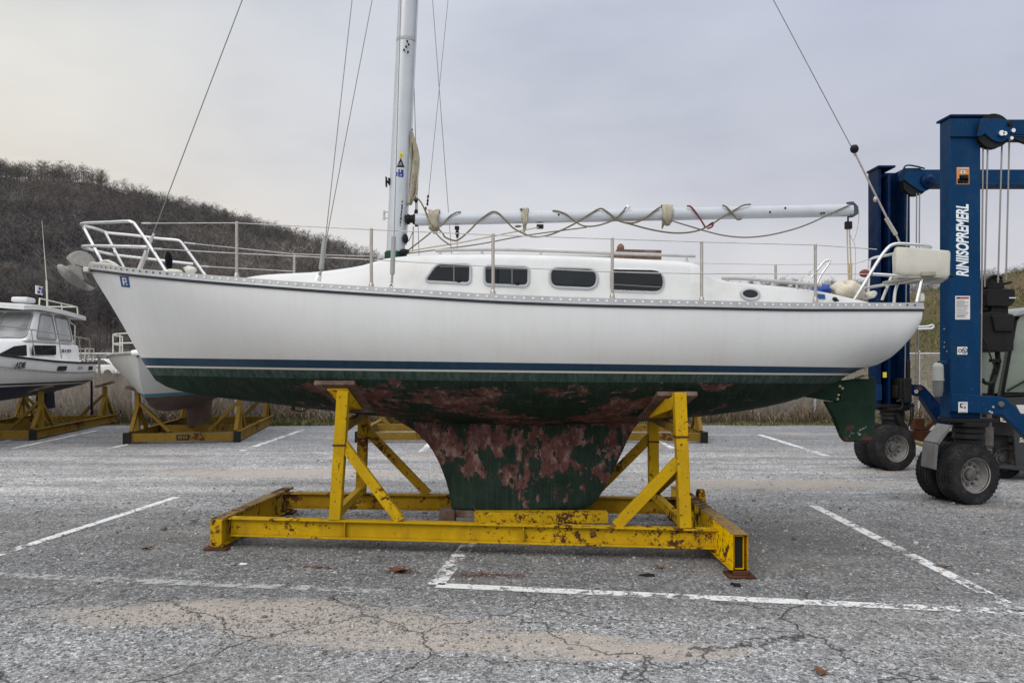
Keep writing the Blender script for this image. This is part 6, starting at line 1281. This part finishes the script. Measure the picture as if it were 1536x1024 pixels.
mb = MB(); c = PG(972,863); mb.blob(c+Vector((0,0,.004)), (.06,.03,.012), 6, 12, 6, .3, 0); tag(mb.build('tar_lump', M['black']), 'flat black scrap on the asphalt left of the right foot plate', 'litter')
mb = MB(); c = PG(364,847); mb.blob(c+Vector((0,0,.006)), (.035,.02,.012), 8, 10, 6, .25, 0); tag(mb.build('pale_stone', M['paper']), 'pale flat stone on the asphalt below the left end of the front beam', 'stone')

# ================================================================== sky, sun, camera
w = bpy.data.worlds.new('World'); scene.world = w; w.use_nodes = True; t = w.node_tree; t.nodes.clear()
def N(ty): return t.nodes.new(ty)
L = t.links.new
SUN_EL, SUN_AZ = 38., 218.
out = N('ShaderNodeOutputWorld'); mixs = N('ShaderNodeMixShader'); b1 = N('ShaderNodeBackground'); b2 = N('ShaderNodeBackground')
sky = N('ShaderNodeTexSky'); sky.sky_type = 'NISHITA'; sky.sun_disc = False; sky.sun_elevation = R(SUN_EL); sky.sun_rotation = R(SUN_AZ); sky.dust_density = 3
L(sky.outputs[0], b1.inputs[0]); b1.inputs[1].default_value = .08
tc = N('ShaderNodeTexCoord'); sep = N('ShaderNodeSeparateXYZ'); L(tc.outputs['Generated'], sep.inputs[0])
def ramp(src, stops):
    r_ = N('ShaderNodeValToRGB'); L(src, r_.inputs[0]); cr = r_.color_ramp
    while len(cr.elements) < len(stops): cr.elements.new(.5)
    for e, (p_, c_) in zip(cr.elements, stops): e.position = p_; e.color = (*c_, 1)
    return r_.outputs[0]
def mixc(f, a, b, mode='MIX'):
    m_ = N('ShaderNodeMix'); m_.data_type = 'RGBA'; m_.blend_type = mode
    for s_, v in ((m_.inputs[0], f), (m_.inputs[6], a), (m_.inputs[7], b)):
        if isinstance(v, bpy.types.NodeSocket): L(v, s_)
        else: s_.default_value = v if isinstance(v, (int, float)) else (*v, 1)
    return m_.outputs[2]
Z = sep.outputs[2]
cool = ramp(Z, [(0.,(.16,.15,.14)),(.001,(.70,.68,.69)),(.12,(.66,.655,.69)),(.24,(.555,.57,.65)),(.42,(.47,.505,.63)),(.62,(1.05,1.08,1.15)),(.85,(1.55,1.58,1.64))])
mid = ramp(Z, [(0.,(.16,.15,.14)),(.001,(.76,.745,.74)),(.12,(.76,.75,.755)),(.24,(.645,.66,.715)),(.42,(.62,.655,.735)),(.62,(1.05,1.08,1.15)),(.85,(1.55,1.58,1.64))])
warm = ramp(Z, [(0.,(.16,.15,.14)),(.001,(.86,.73,.57)),(.12,(.84,.735,.60)),(.24,(.77,.735,.67)),(.42,(.73,.735,.715)),(.62,(1.05,1.08,1.15)),(.85,(1.55,1.58,1.64))])
mr = N('ShaderNodeMapRange'); mr.interpolation_type = 'SMOOTHSTEP'; L(sep.outputs[0], mr.inputs[0]); mr.inputs[1].default_value = -.02; mr.inputs[2].default_value = -.62
mc = N('ShaderNodeMapRange'); mc.interpolation_type = 'SMOOTHSTEP'; L(sep.outputs[0], mc.inputs[0]); mc.inputs[1].default_value = -.12; mc.inputs[2].default_value = .5
base = mixc(mr.outputs[0], mixc(mc.outputs[0], mid, cool), warm)
bk = N('ShaderNodeMapRange'); bk.interpolation_type = 'SMOOTHSTEP'; L(sep.outputs[1], bk.inputs[0]); bk.inputs[1].default_value = -.05; bk.inputs[2].default_value = -.7
bright = ramp(Z, [(0.,(.16,.16,.16)),(.001,(.85,.86,.88)),(.3,(1.1,1.12,1.15)),(.7,(1.4,1.43,1.48)),(1.,(1.55,1.58,1.64))])
base = mixc(bk.outputs[0], base, bright)
mp = N('ShaderNodeMapping'); L(tc.outputs['Generated'], mp.inputs[0]); mp.inputs['Scale'].default_value = (1.3,1.3,3.4)
nz = N('ShaderNodeTexNoise'); L(mp.outputs[0], nz.inputs['Vector']); nz.inputs['Scale'].default_value = 2.2; nz.inputs['Detail'].default_value = 7; nz.inputs['Roughness'].default_value = .5
cl = ramp(nz.outputs[0], [(.30,(.87,.88,.91)),(.5,(1.01,1.01,1.01)),(.68,(1.10,1.095,1.075))])
base = mixc(1., base, cl, 'MULTIPLY'); L(base, b2.inputs[0]); b2.inputs[1].default_value = 1.04
mixs.inputs[0].default_value = .93; L(b1.outputs[0], mixs.inputs[1]); L(b2.outputs[0], mixs.inputs[2]); L(mixs.outputs[0], out.inputs[0])
sd = bpy.data.lights.new('sun', 'SUN'); sd.energy = 1.15; sd.angle = R(25); sd.color = (1.,.95,.88); so = bpy.data.objects.new('sun', sd); COL.objects.link(so); so.location = (-20,-20,40)
az = R(SUN_AZ); dirv = Vector((math.sin(az)*math.cos(R(SUN_EL)), math.cos(az)*math.cos(R(SUN_EL)), math.sin(R(SUN_EL)))); so.rotation_euler = (-dirv).to_track_quat('-Z','Y').to_euler()
cam = bpy.data.cameras.new('camera'); co = bpy.data.objects.new('camera', cam); COL.objects.link(co); co.location = (0,0,EYE); co.rotation_euler = (R(90),0,0)
cam.sensor_width = 36; cam.lens = 36*FPX/1536; cam.shift_y = (HOR-512)/1536; cam.clip_end = 6000; cam.clip_start = .05
scene.camera = co
scene.view_settings.view_transform = 'Standard'; scene.view_settings.look = 'None'; scene.view_settings.exposure = 0
scene.render.engine = 'CYCLES'; scene.cycles.max_bounces = 5; scene.cycles.transparent_max_bounces = 8; scene.cycles.use_denoising = True; scene.cycles.denoiser = 'OPENIMAGEDENOISE'; scene.cycles.denoising_prefilter = 'ACCURATE'
